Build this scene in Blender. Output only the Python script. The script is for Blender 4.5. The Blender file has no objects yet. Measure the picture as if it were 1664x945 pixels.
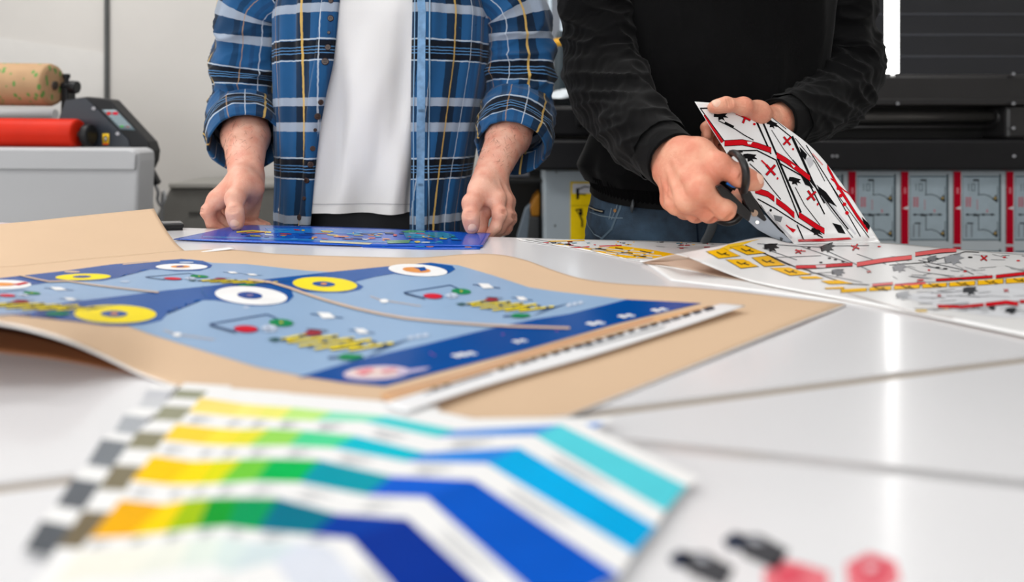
import bpy, bmesh, math, random
import numpy as np
from mathutils import Vector, Matrix, noise
from mathutils.bvhtree import BVHTree
random.seed(7)
C = bpy.context.scene.collection
# ---------------------------------------------------------------- frame
F = 1150.0; HX = 832.0; HY = 200.0
TZ = 0.93; CH = 0.19; CZ = TZ + CH
CAM = Vector((0, 0, CZ))

def P(px, py, Y):
    return Vector(((px - HX) / F * Y, Y, CZ - (py - HY) / F * Y))

def T(px, py, z=0.0):
    Y = (CH - z) * F / (py - HY)
    return Vector(((px - HX) / F * Y, Y, TZ + z))

def lin(c):
    c = c / 255.0
    return c / 12.92 if c <= 0.04045 else ((c + 0.055) / 1.055) ** 2.4

def rgb(c):
    return (lin(c[0]), lin(c[1]), lin(c[2]), 1.0)

# ---------------------------------------------------------------- materials
MATS = {}
def M(name, col, rough=0.5, metal=0.0, spec=0.5, var=0.06, vscale=8.0, bump=0.0, bscale=60.0, sss=0.0, coat=0.0, col2=None, sheen=0.0):
    if name in MATS:
        return MATS[name]
    m = bpy.data.materials.new(name); m.use_nodes = True
    nt = m.node_tree; b = nt.nodes['Principled BSDF']
    b.inputs['Roughness'].default_value = rough
    b.inputs['Metallic'].default_value = metal
    b.inputs['Specular IOR Level'].default_value = spec
    b.inputs['Coat Weight'].default_value = coat
    b.inputs['Coat Roughness'].default_value = 0.12
    if sheen:
        b.inputs['Sheen Weight'].default_value = sheen
        b.inputs['Sheen Roughness'].default_value = 0.5
    if sss:
        b.inputs['Subsurface Weight'].default_value = sss
        b.inputs['Subsurface Radius'].default_value = (1.0, 0.35, 0.2)
        b.inputs['Subsurface Scale'].default_value = 0.006
    c = rgb(col)
    tc = nt.nodes.new('ShaderNodeTexCoord')
    n = nt.nodes.new('ShaderNodeTexNoise'); n.inputs['Scale'].default_value = vscale; n.inputs['Detail'].default_value = 4
    nt.links.new(tc.outputs['Object'], n.inputs['Vector'])
    r = nt.nodes.new('ShaderNodeValToRGB')
    k = rgb(col2) if col2 else None
    lo = k if k else tuple(x * (1 - var) for x in c[:3]) + (1,)
    hi = c if k else tuple(min(1, x * (1 + var)) for x in c[:3]) + (1,)
    r.color_ramp.elements[0].position = 0.35; r.color_ramp.elements[0].color = lo
    r.color_ramp.elements[1].position = 0.65; r.color_ramp.elements[1].color = hi
    nt.links.new(n.outputs['Fac'], r.inputs['Fac']); nt.links.new(r.outputs['Color'], b.inputs['Base Color'])
    if bump:
        n2 = nt.nodes.new('ShaderNodeTexNoise'); n2.inputs['Scale'].default_value = bscale; n2.inputs['Detail'].default_value = 5
        nt.links.new(tc.outputs['Object'], n2.inputs['Vector'])
        bp = nt.nodes.new('ShaderNodeBump'); bp.inputs['Strength'].default_value = bump; bp.inputs['Distance'].default_value = 0.002
        nt.links.new(n2.outputs['Fac'], bp.inputs['Height']); nt.links.new(bp.outputs['Normal'], b.inputs['Normal'])
    MATS[name] = m
    return m

def ink(c, rough=0.42):
    return M('ink_%d_%d_%d_%d' % (c[0], c[1], c[2], int(rough * 100)), c, rough=rough, var=0.04, vscale=30, spec=.4 if rough < .25 else .04)

def emit(name, col, strength):
    m = bpy.data.materials.new(name); m.use_nodes = True
    nt = m.node_tree; b = nt.nodes['Principled BSDF']
    b.inputs['Base Color'].default_value = (0.8, 0.8, 0.8, 1)
    b.inputs['Emission Color'].default_value = rgb(col)
    b.inputs['Emission Strength'].default_value = strength
    return m

# ---------------------------------------------------------------- objects
def tag(o, label=None, cat=None, group=None, kind=None):
    if label: o['label'] = label
    if cat: o['category'] = cat
    if group: o['group'] = group
    if kind: o['kind'] = kind
    return o

def thing(name, loc, label, cat, group=None):
    o = bpy.data.objects.new(name, None); C.objects.link(o)
    o.location = loc; o.empty_display_size = 0.05
    return tag(o, label, cat, group)

def worldloc(o):
    v = Vector(o.location)
    return v

def link(name, me, mats, parent=None, smooth=True):
    o = bpy.data.objects.new(name, me); C.objects.link(o)
    for m in (mats if isinstance(mats, (list, tuple)) else [mats]):
        me.materials.append(m)
    if smooth and len(me.polygons):
        me.polygons.foreach_set('use_smooth', [True] * len(me.polygons))
    if parent is not None:
        o.parent = parent
        v = Vector((0, 0, 0)); p = parent
        while p is not None:
            v += Vector(p.location); p = p.parent
        o.matrix_parent_inverse = Matrix.Translation(-v)
    me.update()
    return o

def meshobj(name, verts, faces, mats, parent=None, mi=None, uv=None, smooth=True):
    me = bpy.data.meshes.new(name)
    me.from_pydata([tuple(v) for v in verts], [], [tuple(f) for f in faces])
    if mi is not None:
        me.polygons.foreach_set('material_index', list(mi))
    if uv is not None:
        l = me.uv_layers.new(name='UVMap')
        l.data.foreach_set('uv', [x for p in uv for x in p])
    return link(name, me, mats, parent, smooth)

def bmobj(name, bm, mats, parent=None, smooth=False, bevel=0.0, seg=2, auto=None):
    me = bpy.data.meshes.new(name)
    bmesh.ops.recalc_face_normals(bm, faces=bm.faces[:])
    bm.to_mesh(me); bm.free()
    o = link(name, me, mats, parent, smooth)
    if bevel:
        md = o.modifiers.new('bevel', 'BEVEL'); md.width = bevel; md.segments = seg; md.limit_method = 'ANGLE'; md.angle_limit = 0.6
        md.harden_normals = False
    return o

def a_box(bm, lo, hi, rot=None, mi=0):
    lo = Vector(lo); hi = Vector(hi); c = (lo + hi) / 2; s = hi - lo
    m = Matrix.Translation(c) @ (rot if rot is not None else Matrix.Identity(4)) @ Matrix.Diagonal((s.x, s.y, s.z, 1))
    r = bmesh.ops.create_cube(bm, size=1, matrix=m)
    for f in {f for v in r['verts'] for f in v.link_faces}: f.material_index = mi

def a_cyl(bm, a, b, r, r2=None, n=32, mi=0):
    a = Vector(a); b = Vector(b); d = b - a
    q = d.to_track_quat('Z', 'Y').to_matrix().to_4x4()
    m = Matrix.Translation((a + b) / 2) @ q
    rr = bmesh.ops.create_cone(bm, cap_ends=True, segments=n, radius1=r, radius2=r if r2 is None else r2, depth=d.length, matrix=m)
    for f in {f for v in rr['verts'] for f in v.link_faces}:
        f.material_index = mi
        if len(f.verts) == 4: f.smooth = True

def a_prism(bm, pts, off, mi=0):
    """pts: polygon of 3D points; off: extrusion vector"""
    off = Vector(off)
    a = [bm.verts.new(p) for p in pts]; b = [bm.verts.new(Vector(p) + off) for p in pts]
    n = len(a)
    fs = [bm.faces.new(a), bm.faces.new(b[::-1])]
    for i in range(n):
        fs.append(bm.faces.new((a[i], b[i], b[(i + 1) % n], a[(i + 1) % n])))
    for f in fs: f.material_index = mi

def box(name, lo, hi, mat, parent=None, bevel=0.0, rot=None):
    bm = bmesh.new(); a_box(bm, lo, hi, rot)
    return bmobj(name, bm, mat, parent, bevel=bevel)

def cyl(name, a, b, r, mat, parent=None, bevel=0.0, n=32, r2=None):
    bm = bmesh.new(); a_cyl(bm, a, b, r, r2, n)
    return bmobj(name, bm, mat, parent, bevel=bevel)

def prism(name, pts, off, mat, parent=None, bevel=0.0):
    bm = bmesh.new(); a_prism(bm, pts, off)
    return bmobj(name, bm, mat, parent, bevel=bevel)

def catmull(pts, n):
    """resample list of Vectors to n points (Catmull-Rom, uniform in index)"""
    pts = [Vector(p) for p in pts]; k = len(pts); out = []
    for i in range(n):
        t = i / (n - 1) * (k - 1); j = min(int(t), k - 2); u = t - j
        p0 = pts[j - 1] if j > 0 else pts[0] * 2 - pts[1]
        p1, p2 = pts[j], pts[j + 1]
        p3 = pts[j + 2] if j + 2 < k else pts[-1] * 2 - pts[-2]
        out.append(0.5 * ((2 * p1) + (p2 - p0) * u + (2 * p0 - 5 * p1 + 4 * p2 - p3) * u * u + (3 * p1 - p0 - 3 * p2 + p3) * u ** 3))
    return out

def tube(name, path, rad, mat, parent=None, n=80, seg=16, flat=1.0, up=None, closed=False, samples=None):
    """swept tube with radius list; flat scales the second axis"""
    ns = samples or n
    pts = catmull(path, ns)
    rr = [v.x for v in catmull([Vector((r, 0, 0)) for r in (rad if isinstance(rad, (list, tuple)) else [rad] * len(path))], ns)]
    ref = Vector(up) if up is not None else Vector((0.13, 0.2, 1))
    V = []; 
    for i, p in enumerate(pts):
        if closed:
            t = (pts[(i + 1) % (ns - 1)] - pts[(i - 1) % (ns - 1)])
        else:
            t = pts[min(i + 1, ns - 1)] - pts[max(i - 1, 0)]
        t.normalize()
        x = ref.cross(t); x.normalize(); y = t.cross(x)
        for j in range(seg):
            a = 2 * math.pi * j / seg
            V.append(p + x * math.cos(a) * rr[i] + y * math.sin(a) * rr[i] * flat)
    Fs = []
    for i in range(ns - 1):
        for j in range(seg):
            Fs.append((i * seg + j, i * seg + (j + 1) % seg, (i + 1) * seg + (j + 1) % seg, (i + 1) * seg + j))
    if not closed:
        Fs.append(tuple(range(seg))[::-1]); Fs.append(tuple((ns - 1) * seg + j for j in range(seg)))
    return meshobj(name, V, Fs, mat, parent)

# ---------------------------------------------------------------- sheets with printed art
def patch_grid(rows, nu, nv):
    """rows: list (v) of lists (u) of Vectors -> dense grid [nv][nu]"""
    dense = [catmull(r, nu) for r in rows]
    cols = [catmull([d[i] for d in dense], nv) for i in range(nu)]
    return [[cols[i][j] for i in range(nu)] for j in range(nv)]

def smooth_linear(rows, nu, nv):
    def res(pts, n):
        o = []
        for i in range(n):
            t = i / (n - 1) * (len(pts) - 1); j = min(int(t), len(pts) - 2)
            o.append(pts[j].lerp(pts[j + 1], t - j))
        return o
    dense = [res(r, nu) for r in rows]
    cols = [res([d[i] for d in dense], nv) for i in range(nu)]
    return [[cols[i][j] for i in range(nu)] for j in range(nv)]

class Sheet:
    """paper sheet with thickness; art polygons in photo pixels are projected onto its surface and kept in the same mesh"""
    def __init__(self, thick=0.0006, rim=None):
        self.rim = rim
        self.V = []; self.Fc = []; self.mi = []; self.mats = []; self.topV = []; self.topF = []; self.thick = thick
        self.layers = {}
    def slot(self, m):
        if m not in self.mats: self.mats.append(m)
        return self.mats.index(m)
    def grid(self, G, top, bottom=None, rowmat=None):
        nv = len(G); nu = len(G[0]); b = len(self.topV)
        flat = [p for r in G for p in r]
        N = []
        for j in range(nv):
            for i in range(nu):
                du = G[j][min(i + 1, nu - 1)] - G[j][max(i - 1, 0)]
                dv = G[min(j + 1, nv - 1)][i] - G[max(j - 1, 0)][i]
                n = du.cross(dv)
                if n.length < 1e-12: n = Vector((0, 0, 1))
                n.normalize()
                if n.dot(CAM - G[j][i]) < 0 and n.z < 0.3: n = -n
                if n.z < -0.2: n = -n
                N.append(n)
        o = len(self.V)
        self.V += flat; self.V += [p - n * self.thick for p, n in zip(flat, N)]
        self.topV += flat
        K = nu * nv
        ts = self.slot(top); bs = self.slot(bottom or top)
        for j in range(nv - 1):
            for i in range(nu - 1):
                q = (j * nu + i, j * nu + i + 1, (j + 1) * nu + i + 1, (j + 1) * nu + i)
                self.topF.append(tuple(b + x for x in q))
                self.Fc.append(tuple(o + x for x in q)); self.mi.append(ts if rowmat is None else self.slot(rowmat[j]))
                self.Fc.append(tuple(o + K + x for x in q[::-1])); self.mi.append(bs)
        rim = [i for i in range(nu)] + [j * nu + nu - 1 for j in range(1, nv)] + [(nv - 1) * nu + i for i in range(nu - 2, -1, -1)] + [j * nu for j in range(nv - 2, 0, -1)]
        for a, c in zip(rim, rim[1:] + rim[:1]):
            self.Fc.append((o + a, o + K + a, o + K + c, o + c)); self.mi.append(self.slot(self.rim) if self.rim else ts)
    def poly(self, pts, mat, layer=1):
        self.layers.setdefault(layer, []).append((pts, mat))
    def ell(self, c, rx, ry, mat, layer=1, n=28, tilt=0.0):
        ct, st = math.cos(tilt), math.sin(tilt)
        self.poly([(c[0] + rx * math.cos(a) * ct - ry * math.sin(a) * st, c[1] + rx * math.cos(a) * st + ry * math.sin(a) * ct)
                   for a in [2 * math.pi * i / n for i in range(n)]], mat, layer)
    def line(self, pts, w, mat, layer=1, wy=None):
        wy = w if wy is None else wy
        pts = [Vector((p[0], p[1])) for p in pts]
        for a, b in zip(pts, pts[1:]):
            d = b - a
            if d.length < 1e-6: continue
            nrm = Vector((-d.y, d.x)).normalized()
            o = Vector((nrm.x * w / 2, nrm.y * wy / 2)); e = d.normalized() * min(w, wy) * 0.25
            self.poly([a - e + o, b + e + o, b + e - o, a - e - o], mat, layer)
    def build(self, name, parent=None, cell=10.0, gap=0.00022, smooth=True):
        if self.layers:
            bvh = BVHTree.FromPolygons(self.topV, self.topF)
            tv = np.array([tuple(v) for v in self.topV]); tpx = np.stack([HX + F * tv[:, 0] / tv[:, 1], HY + F * (CZ - tv[:, 2]) / tv[:, 1]], 1)
            for layer, polys in sorted(self.layers.items()):
                bm = bmesh.new()
                for pts, mat in polys:
                    s = self.slot(mat)
                    vs = [bm.verts.new((p[0], p[1], 0)) for p in pts]
                    try: f = bm.faces.new(vs)
                    except ValueError: continue
                    f.material_index = s
                bmesh.ops.triangulate(bm, faces=bm.faces[:])
                xs = [v.co.x for v in bm.verts]; ys = [v.co.y for v in bm.verts]
                cy = cell * 0.6
                for axis, lo, hi, st in ((0, min(xs), max(xs), cell), (1, min(ys), max(ys), cy)):
                    t = math.ceil(lo / st) * st
                    while t < hi:
                        co = (t, 0, 0) if axis == 0 else (0, t, 0); no = (1, 0, 0) if axis == 0 else (0, 1, 0)
                        bmesh.ops.bisect_plane(bm, geom=bm.verts[:] + bm.edges[:] + bm.faces[:], dist=1e-5, plane_co=co, plane_no=no)
                        t += st
                o = len(self.V); bm.verts.index_update()
                for v in bm.verts:
                    d = (P(v.co.x, v.co.y, 1.0) - CAM)
                    h = bvh.ray_cast(CAM, d.normalized())
                    if h[0] is None:
                        kk = int(((tpx - np.array((v.co.x, v.co.y))) ** 2).sum(1).argmin())
                        h = bvh.find_nearest(CAM + d * float(tv[kk, 1]))
                    p, n = h[0], h[1]
                    if n.dot(CAM - p) < 0: n = -n
                    self.V.append(p + n * gap * layer)
                for f in bm.faces:
                    self.Fc.append(tuple(o + v.index for v in f.verts)); self.mi.append(f.material_index)
                bm.free()
        return meshobj(name, self.V, self.Fc, self.mats, parent, mi=self.mi, smooth=smooth)

# ---------------------------------------------------------------- implicit surface modelling
class SDF:
    def __init__(self): self.prims = []
    def cone(self, a, b, ra, rb, k=0.012): self.prims.append((Vector(a), Vector(b), ra, rb, k, None)); return self
    def chain(self, pts, rad, k=0.012):
        for i in range(len(pts) - 1): self.cone(pts[i], pts[i + 1], rad[i], rad[i + 1], k)
        return self
    def ball(self, a, r, k=0.012): return self.cone(a, Vector(a) + Vector((0, 0, 1e-4)), r, r, k)
    def ellip(self, c, axes, radii, k=0.01, sub=False):
        """ellipsoid, axes = 3 unit vectors"""
        self.prims.append((Vector(c), axes, radii, None, k, 'sub' if sub else 'ell')); return self
    def mesh(self, h, lo=None, hi=None):
        pad = 3 * h
        L = np.array([1e9] * 3); U = -L
        for p in self.prims:
            if p[5] is None:
                for q, r in ((p[0], p[2]), (p[1], p[3])):
                    L = np.minimum(L, np.array(q) - r); U = np.maximum(U, np.array(q) + r)
            elif p[5] == 'ell':
                r = max(p[2]); L = np.minimum(L, np.array(p[0]) - r); U = np.maximum(U, np.array(p[0]) + r)
        L -= pad; U += pad
        if lo is not None: L = np.maximum(L, np.array(lo))
        if hi is not None: U = np.minimum(U, np.array(hi))
        n = np.ceil((U - L) / h).astype(int) + 1
        ax = [L[i] + h * np.arange(n[i]) for i in range(3)]
        D = np.full(n, 1.0, dtype=np.float32)
        for p in self.prims:
            k = p[4]
            if p[5] is None:
                a = np.array(p[0]); b = np.array(p[1]); m = k + 2 * h
                bl = np.minimum(a - p[2], b - p[3]) - m; bh = np.maximum(a + p[2], b + p[3]) + m
            else:
                c = np.array(p[0]); r = max(p[2]); m = k + 2 * h; bl = c - r - m; bh = c + r + m
            i0 = np.maximum(np.floor((bl - L) / h).astype(int), 0); i1 = np.minimum(np.ceil((bh - L) / h).astype(int) + 1, n)
            if np.any(i1 <= i0): continue
            X = ax[0][i0[0]:i1[0]][:, None, None]; Y = ax[1][i0[1]:i1[1]][None, :, None]; Z = ax[2][i0[2]:i1[2]][None, None, :]
            if p[5] is None:
                ba = b - a; bb = float(ba @ ba) + 1e-12
                t = np.clip(((X - a[0]) * ba[0] + (Y - a[1]) * ba[1] + (Z - a[2]) * ba[2]) / bb, 0, 1)
                d = np.sqrt((X - a[0] - t * ba[0]) ** 2 + (Y - a[1] - t * ba[1]) ** 2 + (Z - a[2] - t * ba[2]) ** 2) - (p[2] + t * (p[3] - p[2]))
            else:
                q = 0
                for e, r in zip(p[1], p[2]):
                    q = q + (((X - c[0]) * e[0] + (Y - c[1]) * e[1] + (Z - c[2]) * e[2]) / r) ** 2
                q = np.sqrt(q); d = (q - 1) * min(p[2]) * (0.6 + 0.4)
            S = D[i0[0]:i1[0], i0[1]:i1[1], i0[2]:i1[2]]
            if p[5] == 'sub':
                d = -d; hh = np.maximum(k - np.abs(S - d), 0) / k
                S[...] = np.maximum(S, d) + hh * hh * k * 0.25
            else:
                hh = np.maximum(k - np.abs(S - d), 0) / k
                S[...] = np.minimum(S, d) - hh * hh * k * 0.25
        return surface_nets(D, L, h)

def surface_nets(D, L, h):
    ins = D < 0
    n = np.array(D.shape)
    cs = np.zeros(n - 1, dtype=np.int8)
    cor = [(i, j, k) for i in (0, 1) for j in (0, 1) for k in (0, 1)]
    for i, j, k in cor:
        cs += ins[i:n[0] - 1 + i, j:n[1] - 1 + j, k:n[2] - 1 + k]
    act = (cs > 0) & (cs < 8)
    idx = np.argwhere(act)
    vid = -np.ones(n - 1, dtype=np.int64); vid[act] = np.arange(len(idx))
    pos = np.zeros((len(idx), 3)); cnt = np.zeros(len(idx))
    for a in cor:
        for ax in range(3):
            if a[ax]: continue
            b = list(a); b[ax] = 1
            da = D[idx[:, 0] + a[0], idx[:, 1] + a[1], idx[:, 2] + a[2]].astype(float)
            db = D[idx[:, 0] + b[0], idx[:, 1] + b[1], idx[:, 2] + b[2]].astype(float)
            x = (da < 0) != (db < 0)
            t = np.where(x, da / np.where(x, da - db, 1), 0)
            q = np.tile(np.array(a, float), (len(idx), 1)); q[:, ax] += t
            pos += q * x[:, None]; cnt += x
    V = L + h * (idx + pos / cnt[:, None])
    Q = []
    for ax in range(3):
        s0 = [slice(None)] * 3; s1 = [slice(None)] * 3
        s0[ax] = slice(0, n[ax] - 1); s1[ax] = slice(1, n[ax])
        x = ins[tuple(s0)] != ins[tuple(s1)]
        e = np.argwhere(x)
        o1, o2 = [(1, 2), (2, 0), (0, 1)][ax]
        e = e[(e[:, o1] > 0) & (e[:, o2] > 0) & (e[:, o1] < n[o1] - 1) & (e[:, o2] < n[o2] - 1)]
        w = ins[tuple(s0)][e[:, 0], e[:, 1], e[:, 2]]
        def cell(d1, d2):
            c = e.copy(); c[:, o1] -= d1; c[:, o2] -= d2
            return vid[c[:, 0], c[:, 1], c[:, 2]]
        q = np.stack([cell(1, 1), cell(0, 1), cell(0, 0), cell(1, 0)], 1)
        q[~w] = q[~w][:, ::-1]
        Q.append(q[(q >= 0).all(1)])
    return V, np.concatenate(Q)

def relax(V, Q, it=2, lam=0.5):
    for _ in range(it):
        s = np.zeros_like(V); c = np.zeros(len(V))
        for a, b in ((0, 1), (1, 2), (2, 3), (3, 0)):
            np.add.at(s, Q[:, a], V[Q[:, b]]); np.add.at(c, Q[:, a], 1)
            np.add.at(s, Q[:, b], V[Q[:, a]]); np.add.at(c, Q[:, b], 1)
        V = V + lam * (s / np.maximum(c, 1)[:, None] - V)
    return V
# ================================================================ room shell
wallm = M('plaster_wall', (206, 203, 199), rough=0.85, var=0.03, vscale=1.5, bump=0.15, bscale=90)
def plane_box(name, lo, hi, mat):
    return tag(box(name, lo, hi, mat), kind='structure')
WY = 3.35
plane_box('floor', (-4, -3.2, -0.1), (4.2, WY + .1, 0), M('concrete_floor', (150, 148, 145), rough=0.45, var=0.08, vscale=3, bump=.1))
plane_box('ceiling', (-4, -3.2, 3.2), (4.2, WY + .1, 3.3), M('ceiling_paint', (235, 235, 233), rough=0.9, var=0.01))
# back wall, cut around the window
wx0, wx1, wz0, wz1 = P(880, 0, WY).x, P(975, 0, WY).x, 1.14, 2.5
bm = bmesh.new()
a_box(bm, (-4, WY, 0), (wx0, WY + .12, 3.2)); a_box(bm, (wx1, WY, 0), (4.2, WY + .12, 3.2))
a_box(bm, (wx0, WY, 0), (wx1, WY + .12, wz0)); a_box(bm, (wx0, WY, wz1), (wx1, WY + .12, 3.2))
tag(bmobj('wall_back', bm, wallm), kind='structure')
plane_box('wall_left', (-4.1, -3.2, 0), (-4, WY, 3.2), wallm)
plane_box('wall_right', (4.2, -3.2, 0), (4.3, WY, 3.2), wallm)
plane_box('wall_front', (-4, -3.3, 0), (4.2, -3.2, 3.2), wallm)
# window in the back wall seen between the two people
wf = M('window_frame_grey', (128, 134, 144), rough=.5)
wn = tag(bpy.data.objects.new('window_1', None), kind='structure'); C.objects.link(wn); wn.location = ((wx0 + wx1) / 2, WY, wz0)
bm = bmesh.new()
a_box(bm, (wx0, WY - .01, wz0), (wx0 + .03, WY + .1, wz1)); a_box(bm, (wx1 - .03, WY - .01, wz0), (wx1, WY + .1, wz1))
a_box(bm, (wx0, WY - .01, wz0), (wx1, WY + .1, wz0 + .03)); a_box(bm, (wx0, WY - .01, wz1 - .03), (wx1, WY + .1, wz1))
mx = P(903, 0, WY).x
a_box(bm, (mx - .018, WY - .01, wz0), (mx + .022, WY + .08, wz1))
bmobj('window_frame', bm, wf, wn, bevel=.003)
box('pane', (wx0, WY + .05, wz0), (wx1, WY + .06, wz1), emit('frosted_daylight', (205, 225, 238), 0.9), wn)
# dark cable channel running up the wall at the left
x0 = P(172.5, 0, WY).x; x1 = P(178.5, 0, WY).x
tag(box('trim_1', (x0, WY - .02, 0), (x1, WY, 3.2), M('dark_trim', (74, 76, 76), rough=.5), bevel=.003), kind='structure')
# hairline ledge of a wall panel
a, b = P(-80, 50, WY - .006), P(170, 86, WY - .006)
bm = bmesh.new(); a_prism(bm, [a, b, b + Vector((0, 0, -.5)), a + Vector((0, 0, -.55))], (0, .0055, 0))
tag(bmobj('trim_2', bm, M('wall_patch', (212, 210, 207), rough=.85, var=.02)), kind='structure')

# ================================================================ lights of the room, with added daylight
def area(name, loc, rot, sx, sy, power, col=(1, 1, 1)):
    l = bpy.data.lights.new(name, 'AREA'); l.shape = 'RECTANGLE'; l.size = sx; l.size_y = sy; l.energy = power; l.color = col
    o = bpy.data.objects.new(name, l); C.objects.link(o); o.location = loc; o.rotation_euler = rot
    return o
for i, (x, y, p) in enumerate([(-1.9, .5, 46), (0.3, .5, 26), (2.2, .5, 24), (-2.1, 2.1, 84), (0.0, 2.1, 46), (-.8, -1.6, 12), (1.3, -1.6, 12)]):
    area('ceiling_panel_light', (x, y, 3.15), (0, 0, 0), 1.2, 0.6, p * 0.42, (1, .985, .96))
area('unseen_daylight', (-3.9, -.8, 1.9), (math.radians(90), 0, math.radians(-90)), 2.6, 1.7, 50, (.97, .985, 1.0))  # key daylight from the left, source unseen
area('unseen_daylight', (-1.0, -3.1, 1.8), (math.radians(90), 0, 0), 3.6, 1.8, 95, (.97, .985, 1.0))  # added fill from behind the camera; that wall has no window
w = bpy.data.worlds.new('World'); bpy.context.scene.world = w; w.use_nodes = True
w.node_tree.nodes['Background'].inputs[0].default_value = (.9, .95, 1, 1); w.node_tree.nodes['Background'].inputs[1].default_value = 0.15

# ================================================================ camera
cam = bpy.data.cameras.new('Camera'); co = bpy.data.objects.new('Camera', cam); C.objects.link(co)
co.location = CAM; co.rotation_euler = (math.radians(90), 0, 0)
cam.sensor_width = 36; cam.lens = F / 1664 * 36; cam.shift_y = -(472.5 - HY) / 1664; cam.clip_start = .02; cam.clip_end = 50
cam.dof.use_dof = True; cam.dof.focus_distance = 1.18; cam.dof.aperture_fstop = 2.5
sc = bpy.context.scene; sc.camera = co
sc.view_settings.view_transform = 'Standard'; sc.view_settings.look = 'None'; sc.view_settings.gamma = 1; sc.view_settings.use_curve_mapping = False
sc.view_settings.exposure = -0.32

# ================================================================ work table: two boards with a gap between
whitem = M('white_laminate', (228, 228, 231), rough=0.30, spec=.45, var=0.012, vscale=3, coat=.55)
edgem = M('joint_brown', (158, 146, 132), rough=.5)
steel = M('grey_steel', (120, 122, 125), rough=.4, metal=.6)
gA, gB = T(0, 783), T(1664, 578); gd = (gB - gA).normalized(); gn = Vector((-gd.y, gd.x, 0))
def gl(x): return gA + gd * ((x - gA.x) / gd.x)
eA, eB = T(300, 370), T(1664, 410); ed = (eB - eA).normalized()
def el(x): return eA + ed * ((x - eA.x) / ed.x)
def at(v, z): return Vector((v.x, v.y, z))
XL, XR = -1.5, 1.15
GW = 0.0125
tb = thing('work_table', (0, .9, 0), 'white glossy work table with the two people standing behind it', 'table')
far_poly = [gl(XL), gl(XR), el(XR), el(XL)]
prism('tabletop', [at(p, TZ) for p in far_poly], (0, 0, -.022), whitem, tb)
e0, e1 = gl(XL), gl(XR)
prism('joint_strip', [at(e0 - gn * (GW - .0002), TZ - .0022), at(e1 - gn * (GW - .0002), TZ - .0022), at(e1 - gn * .0002, TZ - .0022), at(e0 - gn * .0002, TZ - .0022)], (0, 0, -.018), edgem, tb)
bm = bmesh.new()
for a, b in ((gl(XL + .1), gl(XR - .1)), (el(XL + .1), el(XR - .1))):
    sgn = 1 if a == gl(XL + .1) else -1
    q = (b - a).normalized(); nn = Vector((-q.y, q.x, 0)) * sgn
    a_prism(bm, [at(a + nn * .03, TZ - .0225), at(b + nn * .03, TZ - .0225), at(b + nn * .07, TZ - .0225), at(a + nn * .07, TZ - .0225)], (0, 0, -.05))
bmobj('frame', bm, steel, tb)
for p in (gl(XL + .14) + Vector((0, .05, 0)), gl(XR - .14) + Vector((0, .05, 0)), el(XL + .14) - Vector((0, .05, 0)), el(XR - .14) - Vector((0, .05, 0))):
    box('leg', (p.x - .025, p.y - .025, 0), (p.x + .025, p.y + .025, TZ - .0225), steel, tb, bevel=.004)
tb2 = thing('work_table', (0, 0, 0), 'white work table in front, bearing the colour fan deck', 'table')
np_ = [gl(XL) - gn * GW, gl(XR) - gn * GW, Vector((XR, -.5, 0)), Vector((XL, -.5, 0))]
prism('tabletop', [at(p, TZ) for p in np_], (0, 0, -.022), whitem, tb2)
box('frame', (XL + .1, -.4, TZ - .07), (XR - .1, -.34, TZ - .0225), steel, tb2)
for p in (gl(XL + .14) - Vector((0, .08, 0)), gl(XR - .14) - Vector((0, .08, 0)), Vector((XL + .14, -.42, 0)), Vector((XR - .14, -.42, 0))):
    box('leg', (p.x - .025, p.y - .025, 0), (p.x + .025, p.y + .025, TZ - .0225), steel, tb2, bevel=.004)
# ================================================================ laminating machine at the left
LY = 2.4
blk = M('black_plastic', (24, 25, 28), rough=.45, spec=.3)
plate = M('slate_panel', (40, 46, 56), rough=.4, var=.04)
pale = M('pale_grey_panel', (186, 187, 190), rough=.5, var=.03, vscale=2)
lam = thing('laminating_machine', (P(40, 0, LY).x, LY + .2, 0), 'black laminating machine with red roller by the left wall', 'machine')
pts = [(92, 200), (104, 162), (140, 157), (176, 161), (240, 230), (245, 245), (243, 262), (236, 276), (226, 278), (222, 240), (90, 240)]
prism('side_housing', [P(x, y, LY) for x, y in pts], (0, .07, 0), blk, lam, bevel=.006)
pts = [(106, 163), (139, 159), (208, 226), (211, 240), (88, 241), (94, 200)]
prism('face_plate', [P(x, y, LY - .004) for x, y in pts], (0, .0038, 0), plate, lam, bevel=.001)
for x, y in ((152, 176), (191, 217)):
    cyl('screw', P(x, y, LY - .009), P(x, y, LY - .004), .006, M('zinc', (200, 200, 205), rough=.3, metal=.7), lam, n=14)
cp = Sheet(.003)
cp.grid(smooth_linear([[P(165, 178, LY - .006), P(188, 178.5, LY - .006)], [P(195, 210, LY - .006), P(220, 212, LY - .006)]], 6, 6), M('control_face', (120, 138, 146), rough=.3))
cp.ell((177, 184), 4, 2.6, ink((205, 45, 45)), 2); cp.ell((187.5, 184), 5, 2.6, ink((215, 30, 60)), 2)
for k in range(4):
    cp.line([(178 + k * 4.5, 189 + k * 4.2), (196 + k * 4.5, 189.5 + k * 4.2)], 2, ink((160, 178, 184)), 2)
cp.ell((198, 205), 3.5, 1.8, ink((90, 175, 90)), 2); cp.ell((208, 206), 3.5, 1.8, ink((150, 120, 120)), 2)
tag(cp.build('control_panel', lam, cell=30), 'pale grey control panel with red buttons')
wl = Sheet(.001)
wl.grid(smooth_linear([[P(166.5, 217, LY - .006), P(177, 217, LY - .006)], [P(166.5, 235, LY - .006), P(177, 235, LY - .006)]], 3, 3), ink((232, 190, 50)))
wl.ell((171.8, 225), 3, 5, ink((60, 40, 30)), 2); wl.poly([(167.5, 232.5), (176, 232.5), (176, 235), (167.5, 235)], ink((225, 80, 30)), 2)
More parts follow.
